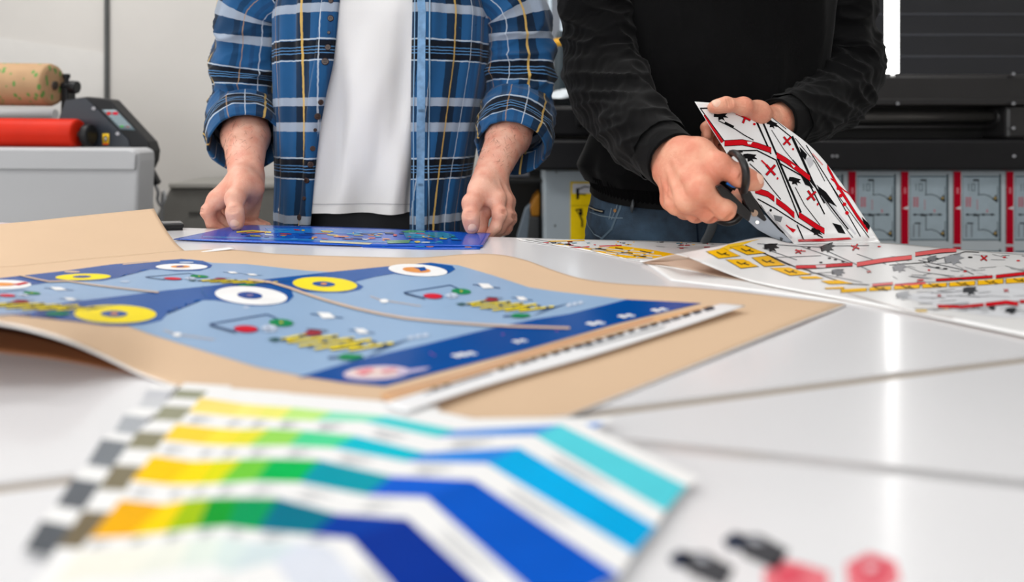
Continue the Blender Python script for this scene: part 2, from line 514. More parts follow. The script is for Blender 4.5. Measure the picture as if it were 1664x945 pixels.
wl.ell((171.8, 225), 1.2, 3, ink((230, 225, 215)), 3)
wl.build('warning_label', lam, cell=30)
# bracket, tension knob
prism('roll_bracket', [P(x, y, LY + .05) for x, y in [(98, 188), (99, 140), (103, 132), (108, 135), (111, 186), (104, 190)]], (0, .05, 0), blk, lam, bevel=.004)
bm = bmesh.new()
a_cyl(bm, P(101, 139, LY + .06), P(118, 141, LY + .06), .012, n=20)
a_cyl(bm, P(114, 141, LY + .06), P(126, 142, LY + .06), .022, n=24)
a_cyl(bm, P(108, 138, LY + .06), P(108, 122, LY + .06), .008, n=16)
a_cyl(bm, P(108, 127, LY + .06), P(108, 120, LY + .06), .012, n=16)
bmobj('tension_knob', bm, blk, lam, bevel=.002)
cyl('roller', P(-330, 211, LY - .056), P(128, 216.5, LY - .056), .0475, M('red_silicone', (204, 38, 12), rough=.5, var=.05, spec=.2), lam, bevel=.008, n=48)
bm = bmesh.new(); a_cyl(bm, P(126, 218, LY - .056), P(142, 218, LY - .056), .010, n=20)
bmobj('roller_shaft', bm, M('shaft_steel', (150, 145, 140), rough=.3, metal=.8), lam)
cyl('hub', P(137, 219, LY - .045), P(150, 219, LY - .045), .036, blk, lam, bevel=.006)
cyl('feed_roller', P(-330, 186, LY + .3), P(90, 186, LY + .3), .02, pale, lam)
# pale front apron of the feed table
fy = LY - .16
g = [(-260, 238.5), (212, 241), (219, 242.5), (224, 249), (225, 262), (222, 345), (222, 420), (-260, 420)]
bm = bmesh.new(); a_prism(bm, [P(x, y, fy) for x, y in g], (0, .11, 0)); bmobj('feed_table', bm, pale, lam, bevel=.012, seg=4)
prism('apron_lip', [P(x, y, fy - .012) for x, y in [(-260, 240.5), (206, 243.5), (216, 246), (220, 252), (218, 276), (-260, 274)]], (0, .0115, 0), pale, lam, bevel=.004)
prism('leg', [P(x, y, LY + .04) for x, y in [(226, 276), (238, 276), (236, 300), (238, 340), (246, 400), (246, 730), (222, 730), (220, 340)]], (0, .05, 0), blk, lam, bevel=.004)
prism('leg', [P(x, y, LY + .04) for x, y in [(-230, 270), (-218, 270), (-214, 730), (-236, 730)]], (0, .1, 0), blk, lam, bevel=.004)
bm = bmesh.new()
a_prism(bm, [P(x, y, LY + .12) for x, y in [(238, 274), (244, 273), (256, 296), (252, 301), (245, 299)]], (0, .03, 0))
bmobj('plug', bm, blk, lam, bevel=.003)
tube('cable', [P(252, 299, LY + .13), P(257, 312, LY + .13), P(256, 324, LY + .13), P(262, 334, LY + .13), P(268, 322, LY + .14), P(264, 318, LY + .2), P(262, 420, LY + .25), P(258, 700, LY + .3)],
     .0055, M('grey_cable', (150, 152, 155), rough=.5), lam, n=60, seg=10)
# kraft roll on the machine: printed with small green dashes
kr = Vector(P(88, 138, LY + .02)); rr = .073
L0 = P(-330, 133, LY + .02)
krm = M('kraft_roll_paper', (182, 146, 108), rough=.7, var=.05, vscale=20)
nt = krm.node_tree; b = nt.nodes['Principled BSDF']
tc = nt.nodes['Texture Coordinate']; vo = nt.nodes.new('ShaderNodeTexVoronoi'); vo.inputs['Scale'].default_value = 52
mp = nt.nodes.new('ShaderNodeMapping'); mp.inputs['Scale'].default_value = (1, 1, .55); mp.inputs['Rotation'].default_value = (0, .35, 0)
nt.links.new(tc.outputs['Object'], mp.inputs['Vector']); nt.links.new(mp.outputs['Vector'], vo.inputs['Vector'])
lt = nt.nodes.new('ShaderNodeMath'); lt.operation = 'LESS_THAN'; lt.inputs[1].default_value = .3
nt.links.new(vo.outputs['Distance'], lt.inputs[0])
mx_ = nt.nodes.new('ShaderNodeMixRGB'); mx_.inputs['Color2'].default_value = rgb((96, 146, 70))
src = b.inputs['Base Color'].links[0].from_socket
nt.links.new(lt.outputs[0], mx_.inputs['Fac']); nt.links.new(src, mx_.inputs['Color1']); nt.links.new(mx_.outputs[0], b.inputs['Base Color'])
kroll = thing('paper_roll', L0, 'brown paper roll with small green dashes mounted above the red roller', 'roll')
cyl('roll', L0, kr, rr, krm, kroll, bevel=.014, n=56)
cyl('core', kr - Vector((.01, 0, 0)), P(91, 138.5, LY + .02), .014, M('core_dark', (70, 62, 55), rough=.6), kroll)

# ================================================================ grey bench at the wall
BY = 2.95
gb = thing('storage_bench', (P(380, 0, BY).x, BY + .15, 0), 'low grey concrete-coloured bench standing behind the man in the plaid shirt', 'bench')
conc = M('grey_concrete', (104, 103, 99), rough=.8, var=.12, vscale=6, bump=.3, bscale=30)
x0, x1 = P(284, 0, BY).x, P(700, 0, BY).x
z1 = P(0, 305, BY).z
bm = bmesh.new(); a_prism(bm, [Vector((x0 - .02, BY, z1)), Vector((x1, BY, z1)), Vector((x1, BY, 0)), Vector((x0 - .09, BY, 0)), Vector((x0 - .09, BY, z1 - .14))], (0, .33, 0))
bmobj('body', bm, conc, gb, bevel=.006)
box('top_slab', (x0 - .02, BY - .015, z1), (x1, BY + .34, z1 + .02), M('pale_concrete', (150, 148, 143), rough=.8, var=.06), gb, bevel=.004)
for (a, b_, zz) in ((.06, .2, .1), (.5, .8, .12), (.12, .4, .2)):
    box('groove', (x0 + a, BY - .004, z1 - zz - .012), (x0 + b_, BY - .0005, z1 - zz), M('dark_groove', (66, 65, 62), rough=.8), gb)

# ================================================================ large-format printer on the right
PY = 2.32
bodym = M('printer_charcoal', (24, 24, 27), rough=.4, var=.05, coat=.05, spec=.3)
bodyl = M('printer_graphite', (42, 41, 42), rough=.34, var=.05)
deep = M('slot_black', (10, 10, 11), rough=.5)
pr = thing('printer', (P(1300, 0, PY).x, PY + .3, 0), 'large black wide-format printer behind the person in the black sweatshirt', 'printer')
xl, xr = P(866, 0, PY).x, P(2050, 0, PY).x
def zz(py, Y=PY): return P(0, py, Y).z
xm = P(1250, 0, PY).x
box('top_deck', (xl, PY, zz(222)), (xm, PY + .7, zz(172)), bodym, pr, bevel=.012)
box('lower_beam', (xl, PY - .02, zz(276)), (xr, PY + .66, zz(226.5)), bodym, pr, bevel=.01)
bm = bmesh.new()      # front beam with a long slot
xs1 = P(1636, 0, PY).x
a_box(bm, (xm, PY, zz(172)), (xr, PY + .6, zz(121)))
a_box(bm, (xs1, PY + .002, zz(226)), (xr, PY + .6, zz(172)))
bmobj('upper_beam', bm, bodyl, pr, bevel=.012)
box('beam_ledge', (xm, PY - .006, zz(170)), (xr, PY - .0002, zz(160.5)), bodyl, pr, bevel=.002)
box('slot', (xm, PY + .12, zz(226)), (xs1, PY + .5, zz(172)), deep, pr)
cyl('media_roller', P(1250, 191, PY + .06), P(1612, 189, PY + .06), .019, M('roller_grey', (86, 84, 82), rough=.25, metal=.4), pr, n=32)
cyl('roller_cap', P(1611, 190, PY + .06), P(1632, 190, PY + .06), .03, bodyl, pr, bevel=.004)
cyl('guide_rod', P(1250, 207, PY + .06), P(1630, 206, PY + .06), .006, bodyl, pr)
for x, y in ((1459, 168), (1647, 168), (1647, 208), (1353, 253.5), (1360, 253.5), (1648, 253.5), (1647, 120)):
    cyl('bolt', P(x, y, PY - .026), P(x, y, PY - .002), .006, M('bolt_grey', (92, 92, 94), rough=.35, metal=.6), pr, n=14)
cyl('lever_knob', P(936, 190, PY - .03), P(962, 190, PY - .03), .032, blk, pr, bevel=.008)
# hinged tinted hood with slats, leaning back
hb, ht = PY + .02, PY + .62
hood = M('smoked_hood', (30, 31, 36), rough=.25, var=.06, coat=.15)
xh = P(1290, 0, PY).x
bm = bmesh.new()
a_prism(bm, [Vector((xh, hb, zz(121))), Vector((xr, hb, zz(121))), Vector((xr, ht, 2.05)), Vector((xh, ht, 2.05))], (0, .03, .01))
bmobj('hood', bm, hood, pr, bevel=.004)
slat = M('hood_slat', (64, 66, 72), rough=.3)
for k in range(9):
    t = (k + .8) / 9.5; zb = zz(121) + t * (2.05 - zz(121)); yb = hb + t * (ht - hb)
    box('slat', (xh, yb - .004, zb - .004), (xr, yb + .004, zb + .004), slat, pr, bevel=.001)
# side leg panel with yellow label and the dark bay
legy = PY + .06
grp = M('light_grey_panel', (176, 188, 197), rough=.45, var=.03)
prism('leg_panel', [P(x, y, legy) for x, y in [(885.5, 277), (1010, 277), (1010, 735), (885.5, 735)]], (0, .34, 0), grp, pr, bevel=.004)
prism('leg_panel', [Vector((xr - .2, legy, zz(277))), Vector((xr, legy, zz(277))), Vector((xr, legy, 0)), Vector((xr - .2, legy, 0))], (0, .34, 0), grp, pr, bevel=.004)
cyl('rivet', P(902, 366.5, legy - .003), P(902, 366.5, legy + .001), .004, steel, pr, n=12)
cyl('rivet', P(904, 279.5, legy - .003), P(904, 279.5, legy + .001), .004, steel, pr, n=12)
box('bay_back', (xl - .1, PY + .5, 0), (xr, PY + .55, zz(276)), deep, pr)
ys = Sheet(.001)
q = legy - .002
ys.grid(smooth_linear([[P(927, 295, q), P(985, 295, q)], [P(927, 420, q), P(985, 420, q)]], 4, 6), ink((234, 200, 20)))
ys.poly([(930, 298), (983, 298), (983, 314), (930, 314)], ink((208, 208, 214)), 2)
bk = ink((24, 24, 26))
ys.poly([(936, 306), (941, 305), (941, 323), (936.5, 324)], bk, 3); ys.line([(941, 307), (950, 303), (958, 304)], 2, bk, 3); ys.line([(941, 315), (952, 316)], 2, bk, 3)
ys.line([(927, 334), (985, 334)], 1.2, ink((190, 160, 20)), 3)
ys.poly([(934, 340), (946, 338), (947, 350), (940, 348)], bk, 3); ys.line([(942, 349), (946, 358), (946, 368)], 3, bk, 3); ys.ell((940, 343), 2, 1.6, ink((234, 200, 20)), 4)
tag(ys.build('label', pr, cell=40), 'yellow instruction label with black pictograms')
# printed media hanging from the printer
md = Sheet(.001)
my = PY + .03
paper = M('hanging_media', (190, 199, 205), rough=.45, var=.02)
md.grid(smooth_linear([[P(1020, 277, my), P(1560, 277, my), P(1960, 277, my)], [P(1020, 560, my), P(1560, 560, my), P(1960, 560, my)]], 8, 10), paper)
red = ink((184, 12, 40)); dk = ink((70, 84, 92)); lb = ink((168, 184, 194)); rd2 = ink((205, 110, 122)); bk2 = ink((52, 58, 62)); wht = ink((214, 218, 222))
for k in range(-4, 5):
    x = 1464.5 + 85.4 * k
    for row in range(2):
        y = 278.5 + row * 122
        md.poly([(x, y), (x + 11.5, y), (x + 11.5, y + 118), (x, y + 118)], red, 1)
        md.line([(x - 1, y), (x - 1, y + 118)], 1, ink((60, 14, 24)), 2)
        md.poly([(x + 2, y + 60), (x + 11, y + 56), (x + 11, y + 62)], wht, 3)
        md.poly([(x + 4, y + 26), (x + 8, y + 26), (x + 8, y + 36), (x + 4, y + 36)], rd2, 3)
        X = x + 14
        md.poly([(X, y + 6), (X + 62, y + 6), (X + 62, y + 112), (X, y + 112)], lb, 1)
        md.line([(X + 61, y + 5), (X + 61, y + 113)], 3.2, dk, 2); md.line([(X, y + 111), (X + 62, y + 111)], 1.8, dk, 2)
        md.line([(X + 2, y + 8), (X + 58, y + 8)], 1.8, dk, 2); md.line([(X, y + 6), (X, y + 112)], .8, dk, 2)
        for o in (0, 57):     # technical drawing: post, curved cable, coloured fitting
            md.line([(X + 26, y + 14 + o), (X + 26, y + 38 + o)], 1.2, bk2, 3); md.line([(X + 18, y + 14 + o), (X + 26, y + 14 + o)], 3, bk2, 3)
            md.line([(X + 25, y + 38 + o), (X + 35, y + 37 + o), (X + 44, y + 40 + o), (X + 50, y + 45 + o)], 1.2, bk2, 3)
            md.poly([(X + 48, y + 45 + o), (X + 55, y + 37 + o), (X + 57, y + 51 + o)], bk2, 3); md.ell((X + 53, y + 43 + o), 1.8, 2, ink((190, 160, 90)), 4)
            md.line([(X + 57, y + 24 + o), (X + 57, y + 48 + o)], 1, bk2, 3)
        md.line([(X + 6, y + 70), (X + 52, y + 70)], 1.6, bk2, 3)
        for q_ in (8, 20, 34, 48): md.ell((X + q_, y + 70), 3, 1.8, bk2, 4)
        # the figure 10, small red characters and caption lines
        md.line([(X + 10, y + 20), (X + 10, y + 31)], 1.4, ink((110, 122, 130)), 3)
        md.line([(X + 15, y + 20), (X + 20, y + 20), (X + 20, y + 31), (X + 15, y + 31), (X + 15, y + 20)], 1.4, ink((110, 122, 130)), 3)
        for q_ in range(4): md.line([(X + 5, y + 43 + q_ * 4), (X + 14, y + 43 + q_ * 4)], 1.6, rd2, 3)
        md.line([(X + 7, y + 42), (X + 7, y + 58)], 1.4, rd2, 3); md.line([(X + 12, y + 42), (X + 12, y + 58)], 1.4, rd2, 3)
        md.line([(X + 24, y + 46), (X + 24, y + 62)], 2.2, ink((180, 150, 160)), 3); md.line([(X + 40, y + 62), (X + 40, y + 66)], 2, rd2, 3)
        for q_ in (6, 15): md.line([(X + q_, y + 86), (X + q_, y + 106)], 2.4, ink((130, 138, 146)), 3)
        md.line([(X + 8, y + 84), (X + 17, y + 84)], 2.2, bk2, 3)
tag(md.build('printed_banner', None, cell=60), 'printed banner with red bars and drawings hanging below the printer', 'print')
# things in the dark bay under the printer
tag(prism('plastic_tub', [P(x, y, PY + .3) for x, y in [(862, 338), (868, 322), (877, 312), (877, 351.5), (864, 351.5)]], (0, .14, 0), M('amber_plastic', (196, 128, 12), rough=.5), bevel=.006),
    'amber yellow tub in the dark bay left of the grey panel', 'tub')
tag(prism('carton', [P(x, y, PY + .28) for x, y in [(856, 353.5), (876, 353.5), (876, 730), (856, 730)]], (0, .15, 0), M('grey_carton', (92, 92, 92), rough=.8), bevel=.004),
    'grey box below the amber tub in the dark bay', 'box')
tag(prism('metal_bracket', [P(x, y, PY + .2) for x, y in [(840, 385), (853, 340), (862, 331), (857, 385), (846, 735), (836, 735)]], (0, .05, 0), M('steel_blue', (118, 130, 142), rough=.4, metal=.3), bevel=.003),
    'slanted pale metal bracket in the dark bay beside the hand', 'bracket')
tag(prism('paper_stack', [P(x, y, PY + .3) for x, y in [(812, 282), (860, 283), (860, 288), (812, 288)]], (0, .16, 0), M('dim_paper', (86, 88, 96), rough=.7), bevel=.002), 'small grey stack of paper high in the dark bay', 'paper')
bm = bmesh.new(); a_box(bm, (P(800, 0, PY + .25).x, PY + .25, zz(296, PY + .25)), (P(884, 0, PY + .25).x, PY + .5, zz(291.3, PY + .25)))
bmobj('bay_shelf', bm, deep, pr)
# objects on the printer deck
bt = thing('bottle', P(911, 130, 2.64), 'dark bottle with yellow band standing on the printer by the window', 'bottle')
def bz(py): return P(0, py, 2.64).z
xb = P(911, 0, 2.64).x; dz = zz(172)
dark = M('bottle_dark', (48, 62, 70), rough=.35)
cyl('bottle_body', (xb, 2.64, dz + .001), (xb, 2.64, bz(66)), .026, dark, bt, bevel=.005)
cyl('label_band', (xb, 2.64, bz(76)), (xb, 2.64, bz(63.5)), .0268, M('yellow_band', (228, 170, 40), rough=.5), bt)
cyl('cap', (xb, 2.64, bz(66)), (xb, 2.64, bz(50)), .022, dark, bt, bevel=.006, r2=.012)
pw = []
for j in range(14):
    r_ = []
    for i in range(18):
        u = i / 17; v = j / 13
        p = Vector((P(880, 0, 2.42).x + u * .2, 2.40 + v * .16, dz + .003))
        n_ = noise.noise(Vector((u * 4, v * 4, 3)))
        p.z += max(0, (.055 + .05 * n_) * (math.sin(math.pi * u) * math.sin(math.pi * min(1, v + .12))) ** .6)
        r_.append(p)
    pw.append(r_)
s = Sheet(.001); s.grid(pw, M('crumpled_white', (226, 234, 240), rough=.5))
tag(s.build('crumpled_film', None), 'crumpled white film lying on the printer deck below the window', 'film')
tag(prism('tray', [P(x, y, 2.76) for x, y in [(899, 141), (905, 130), (930, 128), (948, 133), (952, 144), (948, 172), (899, 172)]], (0, .1, 0), M('dark_brown_plastic', (56, 48, 46), rough=.5), bevel=.006),
    'dark brown tray behind the white film on the printer deck', 'tray')

# vertical tube lamp
TY = 2.1
lt = thing('tube_lamp', P(1449, 120, TY), 'bright white vertical tube lamp hanging in front of the printer hood', 'lamp')
z0, z1 = zz(119, TY), 2.62; xt = P(1449, 0, TY).x
cyl('tube', (xt, TY, z0), (xt, TY, z1), .0195, emit('tube_glow', (255, 253, 250), 5), lt, n=32)
cyl('end_cap', (xt + .003, TY, z0 - .012), (xt + .003, TY, z0), .006, M('cap_white', (235, 235, 235), rough=.3), lt, n=16)
cyl('end_cap', (xt, TY, z1), (xt, TY, z1 + .03), .02, M('cap_white', (235, 235, 235), rough=.3), lt, n=20)
cyl('cord', (xt, TY, z1 + .03), (xt, TY, 3.2), .004, blk, lt, n=10)
# ================================================================ big kraft-backed print on the table
kraft = M('kraft_paper', (214, 184, 153), rough=.7, spec=.2, var=.03, vscale=5, bump=.08, bscale=120)
kraftb = M('kraft_underside', (140, 88, 52), rough=.7)
def row(l): return [T(*p) for p in l]
far = [(-150, 444, .0026), (0, 434, .0026), (70, 428, .0026), (150, 420, .0026), (230, 413, .0026), (300, 407, .0026), (370, 405, .004), (450, 412, .003), (560, 416, .0026), (680, 418, .003), (750, 413, .006), (800, 412.5, .008),
       (850, 421, .006), (960, 455, .0026), (1160, 470, .0026), (1375, 494, .0026)]
near = [(-150, 500, .06), (0, 523, .045), (50, 533, .043), (110, 551, .035), (170, 577, .018), (230, 606, .004), (300, 630, .0026), (380, 650, .0026), (480, 665, .0026), (560, 672, .0026), (630, 676, .0026), (690, 680, .0026),
        (750, 681, .0026), (810, 683, .0026), (870, 680, .0026), (920, 675, .0026)]
A, B_ = row(far), row(near)
rows = []
for t in (0, .25, .5, .75, 1):
    r = []
    for i, (a, b) in enumerate(zip(A, B_)):
        p = a.lerp(b, t)
        lift = (b.z - TZ - .0026)
        p.z = a.z * (1 - t) + (TZ + .0026) * t + lift * t ** 2.2
        if 0 < t < 1: p.z += .0015 * math.sin(i * .9 + t * 3.0) ** 2 * math.sin(math.pi * t)
        r.append(p)
    rows.append(r)
ks = thing('poster_sheet', (-.2, .8, TZ), 'large kraft-backed sheet printed with blue panels, curling up at left', 'print')
K = Sheet(.0018, M('paper_edge_white', (236, 234, 232), rough=.7, var=.01)); K.grid(patch_grid(rows, 120, 60), kraft, kraftb)
# back flap rolling up
f0 = [(-150, 444, .0026), (0, 434, .0026), (70, 428, .0026), (150, 420, .0026), (230, 413, .0026), (300, 407, .0026)]
ftop = [P(-150, 381, .98), P(0, 364, 1.05), P(60, 358, 1.08), (P(120, 351.5, 1.11)), P(185, 345, 1.14), P(250, 338.5, 1.17)]
bot = row(f0); fr = []
for t in (0, .2, .4, .6, .8, 1):
    r = []
    for a, b in zip(bot, ftop):
        s_ = t ** .75
        p = a.lerp(b, t); 
        p.z = a.z + (b.z - a.z) * (t ** 1.55)
        r.append(p)
    fr.append(r)
K.grid(patch_grid(fr[::-1], 50, 24), kraft, kraftb)
K.build('backing', ks)
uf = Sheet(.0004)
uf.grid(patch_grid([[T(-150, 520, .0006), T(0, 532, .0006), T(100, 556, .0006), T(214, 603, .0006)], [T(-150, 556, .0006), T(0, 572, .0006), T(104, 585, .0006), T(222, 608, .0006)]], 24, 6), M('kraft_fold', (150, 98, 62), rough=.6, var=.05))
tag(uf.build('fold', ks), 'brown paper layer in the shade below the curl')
# printed panels
lite = M('print_light_blue', (146, 174, 206), rough=.35, var=.03, vscale=6, spec=.06); blue = M('print_blue', (2, 74, 152), rough=.27, var=.06, vscale=10, spec=.06)
blu2 = M('print_band_blue', (18, 82, 156), rough=.27, var=.05, spec=.06)
yel = ink((247, 224, 42)); wh = ink((240, 240, 240)); grn = ink((22, 132, 78)); rd = ink((206, 26, 46)); bkk = ink((32, 40, 60)); org = ink((226, 150, 80)); tan = ink((214, 186, 160))
pal = ink((196, 208, 226)); yd = ink((222, 196, 60)); lnb = ink((40, 72, 120))
B = Sheet(.0002)
bp = Sheet(.0003)
# the print lies directly on the backing: reuse backing surface
bp.V = []; bp.topV = [Vector(v) for v in K.topV]; bp.topF = list(K.topF)
bp.poly([(-60, 460), (0, 452), (100, 441), (180, 430), (240, 425), (310, 421), (345, 427), (400, 429), (500, 440), (560, 443), (620, 434), (700, 426.5), (745, 431), (800, 447), (860, 467), (900, 473), (960, 480), (1020, 486.5), (1140, 493),
         (1000, 527), (850, 570), (700, 608), (625, 628), (560, 622), (500, 613), (420, 597), (340, 573), (250, 545), (180, 520), (130, 509), (60, 507), (0, 513), (-60, 522)], lite, 1)
bp.poly([(-60, 461), (0, 452), (100, 441), (180, 430), (240, 425), (295, 421), (330, 424), (345, 431), (342, 435), (325, 440), (285, 441), (262, 438), (244, 438), (195, 448), (190, 452), (165, 456.5), (135, 457.5), (81, 459), (55, 463), (0, 470), (-60, 479)], blu2, 2)
bp.poly([(-40, 515), (20, 512), (50, 508), (68, 503), (101, 493), (190, 482), (271, 472), (339, 465), (400, 458), (450, 452), (530, 443), (620, 434), (700, 427), (735, 432), (740, 438), (730, 444), (705, 449.5), (670, 449), (640, 445), (610, 450), (577, 458), (591, 466), (585, 471), (560, 476), (525, 476), (497, 474.5), (474, 472),
         (477, 482), (468, 491), (440, 496.5), (410, 497.5), (386, 494), (349, 488), (330, 488), (264, 503), (270, 512), (262, 521), (235, 527), (203, 530), (170, 529), (135, 524), (112, 515), (51, 508)], blu2, 2)
bp.poly([(483, 614), (577, 586), (691, 560), (760, 543), (807, 532), (870, 519), (927, 510), (1018, 487), (1140, 493), (1000, 527), (850, 570), (700, 608), (625, 628), (560, 622), (500, 613)], blue, 2)
def disc(c, rx, ry, col, irx, iry, t=0.0, inner=blue, dot=None):
    bp.ell(c, rx, ry, col, 3, 40, t); bp.ell((c[0] - 2, c[1]), irx, iry, inner, 4, 30, t)
    if dot: bp.ell((c[0] - 2, c[1]), irx * .28, iry * .35, dot, 5)
disc((187, 511), 67, 14.8, yel, 22, 5.2, .01, blue, org)
disc((408, 481), 59, 14.6, wh, 20.5, 5.6, .07, blue, ink((120, 110, 150)))
disc((528, 462.5), 52.5, 11.6, yel, 18.5, 4.2, .05, blue, org)
disc((679, 439.5), 48, 9.6, wh, 23, 4.4, .07, org); bp.poly([(672, 436), (690, 435), (694, 440), (684, 442), (680, 438)], blue, 5)
disc((135, 450.5), 45, 5.2, yel, 15, 2, -.02)
disc((295, 434), 42, 5, wh, 16, 2, 0, org); bp.poly([(286, 434), (296, 432.6), (300, 434.4), (288, 435.4)], blue, 5)
disc((5, 463), 46, 7.5, wh, 22, 3, 0, org); bp.poly([(20, 463), (40, 459.5), (47, 461), (30, 465)], rd, 5)
bp.ell((117, 442), 13, 1.3, tan, 3); bp.line([(200, 430), (260, 424.5)], 1.5, tan, 3); bp.ell((303, 427), 12, 1, pal, 4)
bp.line([(330, 465), (328, 476), (338, 484)], 1.4, ink((50, 96, 150)), 3, 1)
bp.line([(404, 455.5), (440, 460), (470, 469), (500, 480), (535, 491), (575, 502), (620, 512), (660, 519), (720, 525), (790, 530), (830, 532), (925, 535)], 6, tan, 6, 3.2)
bp.line([(30, 448), (60, 455), (80, 459), (110, 458), (150, 464), (190, 469), (257, 476.5)], 5, tan, 6, 1.8)
def motif(x, y, s, k=1.0):
    """control lever drawing: frame lines, red and green pads, small white fitting; s px scale, k vertical squeeze"""
    L = lambda a: [(x + p[0] * s, y + p[1] * s * k) for p in a]
    bp.line(L([(-60, -8), (34, -24), (50, -17)]), 2.6 * s, lnb, 3, 1.8 * s * k); bp.line(L([(-60, -8), (-18, 4)]), 2.6 * s, lnb, 3, 1.6 * s * k); bp.line(L([(-58, -5), (-16, 7)]), 1.2 * s, bkk, 3, s * k)
    bp.ell((x, y), 20.5 * s, 6.2 * s * k, lnb, 3, 24, .04); bp.ell((x - .5, y), 19 * s, 5.4 * s * k, rd, 4, 24, .04)
    bp.ell((x + 57 * s, y - 10 * s * k), 20 * s, 6 * s * k, grn, 4, 20, .06); bp.ell((x + 57 * s, y - 10 * s * k), 2.6 * s, 1.3 * s * k, yd, 5)
    bp.poly(L([(24, -2), (34, -7), (46, -6), (52, 1), (42, 5), (30, 4)]), pal, 4); bp.line(L([(26, 2), (50, 0)]), 1 * s, lnb, 5, .8 * s * k); bp.line(L([(34, -6), (38, 5)]), 1 * s, lnb, 5, .8)
def wordmark(x, y, s, k=1.0):
    """yellow slanted strokes with dark outline, green tail and thin lines to the right"""
    L = lambda a: [(x + p[0] * s, y + p[1] * s * k) for p in a]
    segs = [[(-40, 8), (0, 0)], [(-30, 12), (50, 2)], [(-12, 18), (76, 6)], [(14, 23), (104, 8)], [(40, 24), (90, 17)], [(70, 25), (140, 14)]]
    for a, b in segs:
        bp.line(L([a, b]), 6.4 * s, bkk, 4, 4.6 * s * k); bp.line(L([a, b]), 4.6 * s, yel, 5, 3.2 * s * k)
    for a in ((-36, 9), (-8, 3), (6, 20), (30, 13), (46, 4), (58, 18), (72, 8), (88, 18), (110, 13), (128, 17)):
        bp.ell((x + a[0] * s, y + a[1] * s * k), 4.2 * s, 1.5 * s * k, bkk, 6)
    for a, b in (((-30, 8), (-18, 14)), ((20, 8), (34, 22)), ((62, 6), (80, 20)), ((96, 10), (112, 20))):
        bp.line(L([a, b]), 2 * s, yd, 6, 2 * s * k)
    bp.poly(L([(-6, 0), (6, -8), (22, -6), (26, 0), (10, 3)]), ink((150, 50, 60)), 6); bp.line(L([(0, -8), (34, -5)]), 2 * s, bkk, 7, 1.4 * s * k)
    bp.poly(L([(-64, 8), (-50, 5), (-40, 8), (-50, 12)]), ink((40, 84, 80)), 5)
    bp.poly(L([(50, 36), (62, 31), (88, 33), (94, 37), (76, 42), (56, 41)]), grn, 5); bp.line(L([(36, 38), (56, 36)]), 4 * s, lnb, 4, 3 * s * k)
    for q in range(3): bp.line(L([(100 + q * 8, 34 - q * 6), (150 + q * 10, 14 - q * 4)]), 1.2 * s, lnb, 3, 1 * s * k)
motif(400, 535.5, 1.0); motif(704, 482, .8, .95); motif(281, 453.5, .75, .5); motif(12, 481, .7, .55)
wordmark(498, 545, 1.0); wordmark(790, 490, .78, .85); wordmark(350, 455, .72, .35); wordmark(22, 493, 1.0, .5)
def tagbox(x, y, s, k=1.0):
    bp.line([(x - 22 * s, y - 3 * s * k), (x + 30 * s, y + 4 * s * k)], 2 * s, lnb, 3, 1.4 * s * k)
    bp.poly([(x - 12 * s, y - 5 * s * k), (x + 8 * s, y - 4 * s * k), (x + 18 * s, y + 4 * s * k), (x - 2 * s, y + 5 * s * k)], wh, 4)
tagbox(527, 513.5, 1.0); tagbox(585, 539, .8); tagbox(787, 465.5, .85); tagbox(846, 486, .65); tagbox(92, 470, .9, .6); tagbox(376, 443.5, .6, .5); tagbox(408, 447, .6, .5); tagbox(112, 487, .7, .6)
for x, y, s in ((662, 549, 1), (920, 496, .8)):
    for q in range(3): bp.poly([(x + q * 12 * s, y - q * 2), (x + (q * 12 + 8) * s, y - 3 - q * 2), (x + (q * 12 + 10) * s, y + 2 - q * 2), (x + (q * 12 + 2) * s, y + 4 - q * 2)], pal, 4)
for x, y in ((288, 545), (624, 490)):
    bp.ell((x, y), 7, 3, wh, 4); bp.line([(x + 8, y), (x + 60, y + 8)], 1.4, tan, 3, 1); bp.line([(x - 22, y - 8), (x, y)], 1.4, tan, 3, 1)
bp.ell((400, 500), 5, 1.6, pal, 3); bp.ell((203, 458), 8, 1.2, pal, 3)
for x, y, s in ((760, 577, 1.0), (845, 556, .8), (968, 527, 1), (1018, 515, .9), (1072, 505, .9), (748, 579, .9)):
    for q in range(4):
        bp.ell((x + (q - 1.5) * 7 * s, y + (1.6 if q % 2 else -1) - q * .8), 6.2 * s, 1.7 * s, wh if q != 3 else pal, 3, 12, -.1)
bp.ell((612, 607), 54, 11, ink((216, 196, 208)), 3, 26, -.05); bp.ell((606, 606), 40, 7, ink((232, 214, 208)), 4)
bp.poly([(575, 605), (600, 600), (612, 603), (590, 612)], ink((222, 130, 140)), 5); bp.poly([(615, 604), (640, 600), (648, 604), (625, 609)], ink((210, 140, 150)), 5)
bp.poly([(640, 606), (680, 600), (700, 598), (690, 603), (650, 611)], ink((190, 180, 210)), 4)
for x, y in ((817, 544), (700, 575), (905, 538), (560, 619), (705, 578)): bp.ell((x, y), 2.5, 1.5, ink((120, 70, 150)), 3)
tag(bp.build('print', ks, gap=.00025), 'blue printed panels with yellow and white discs')
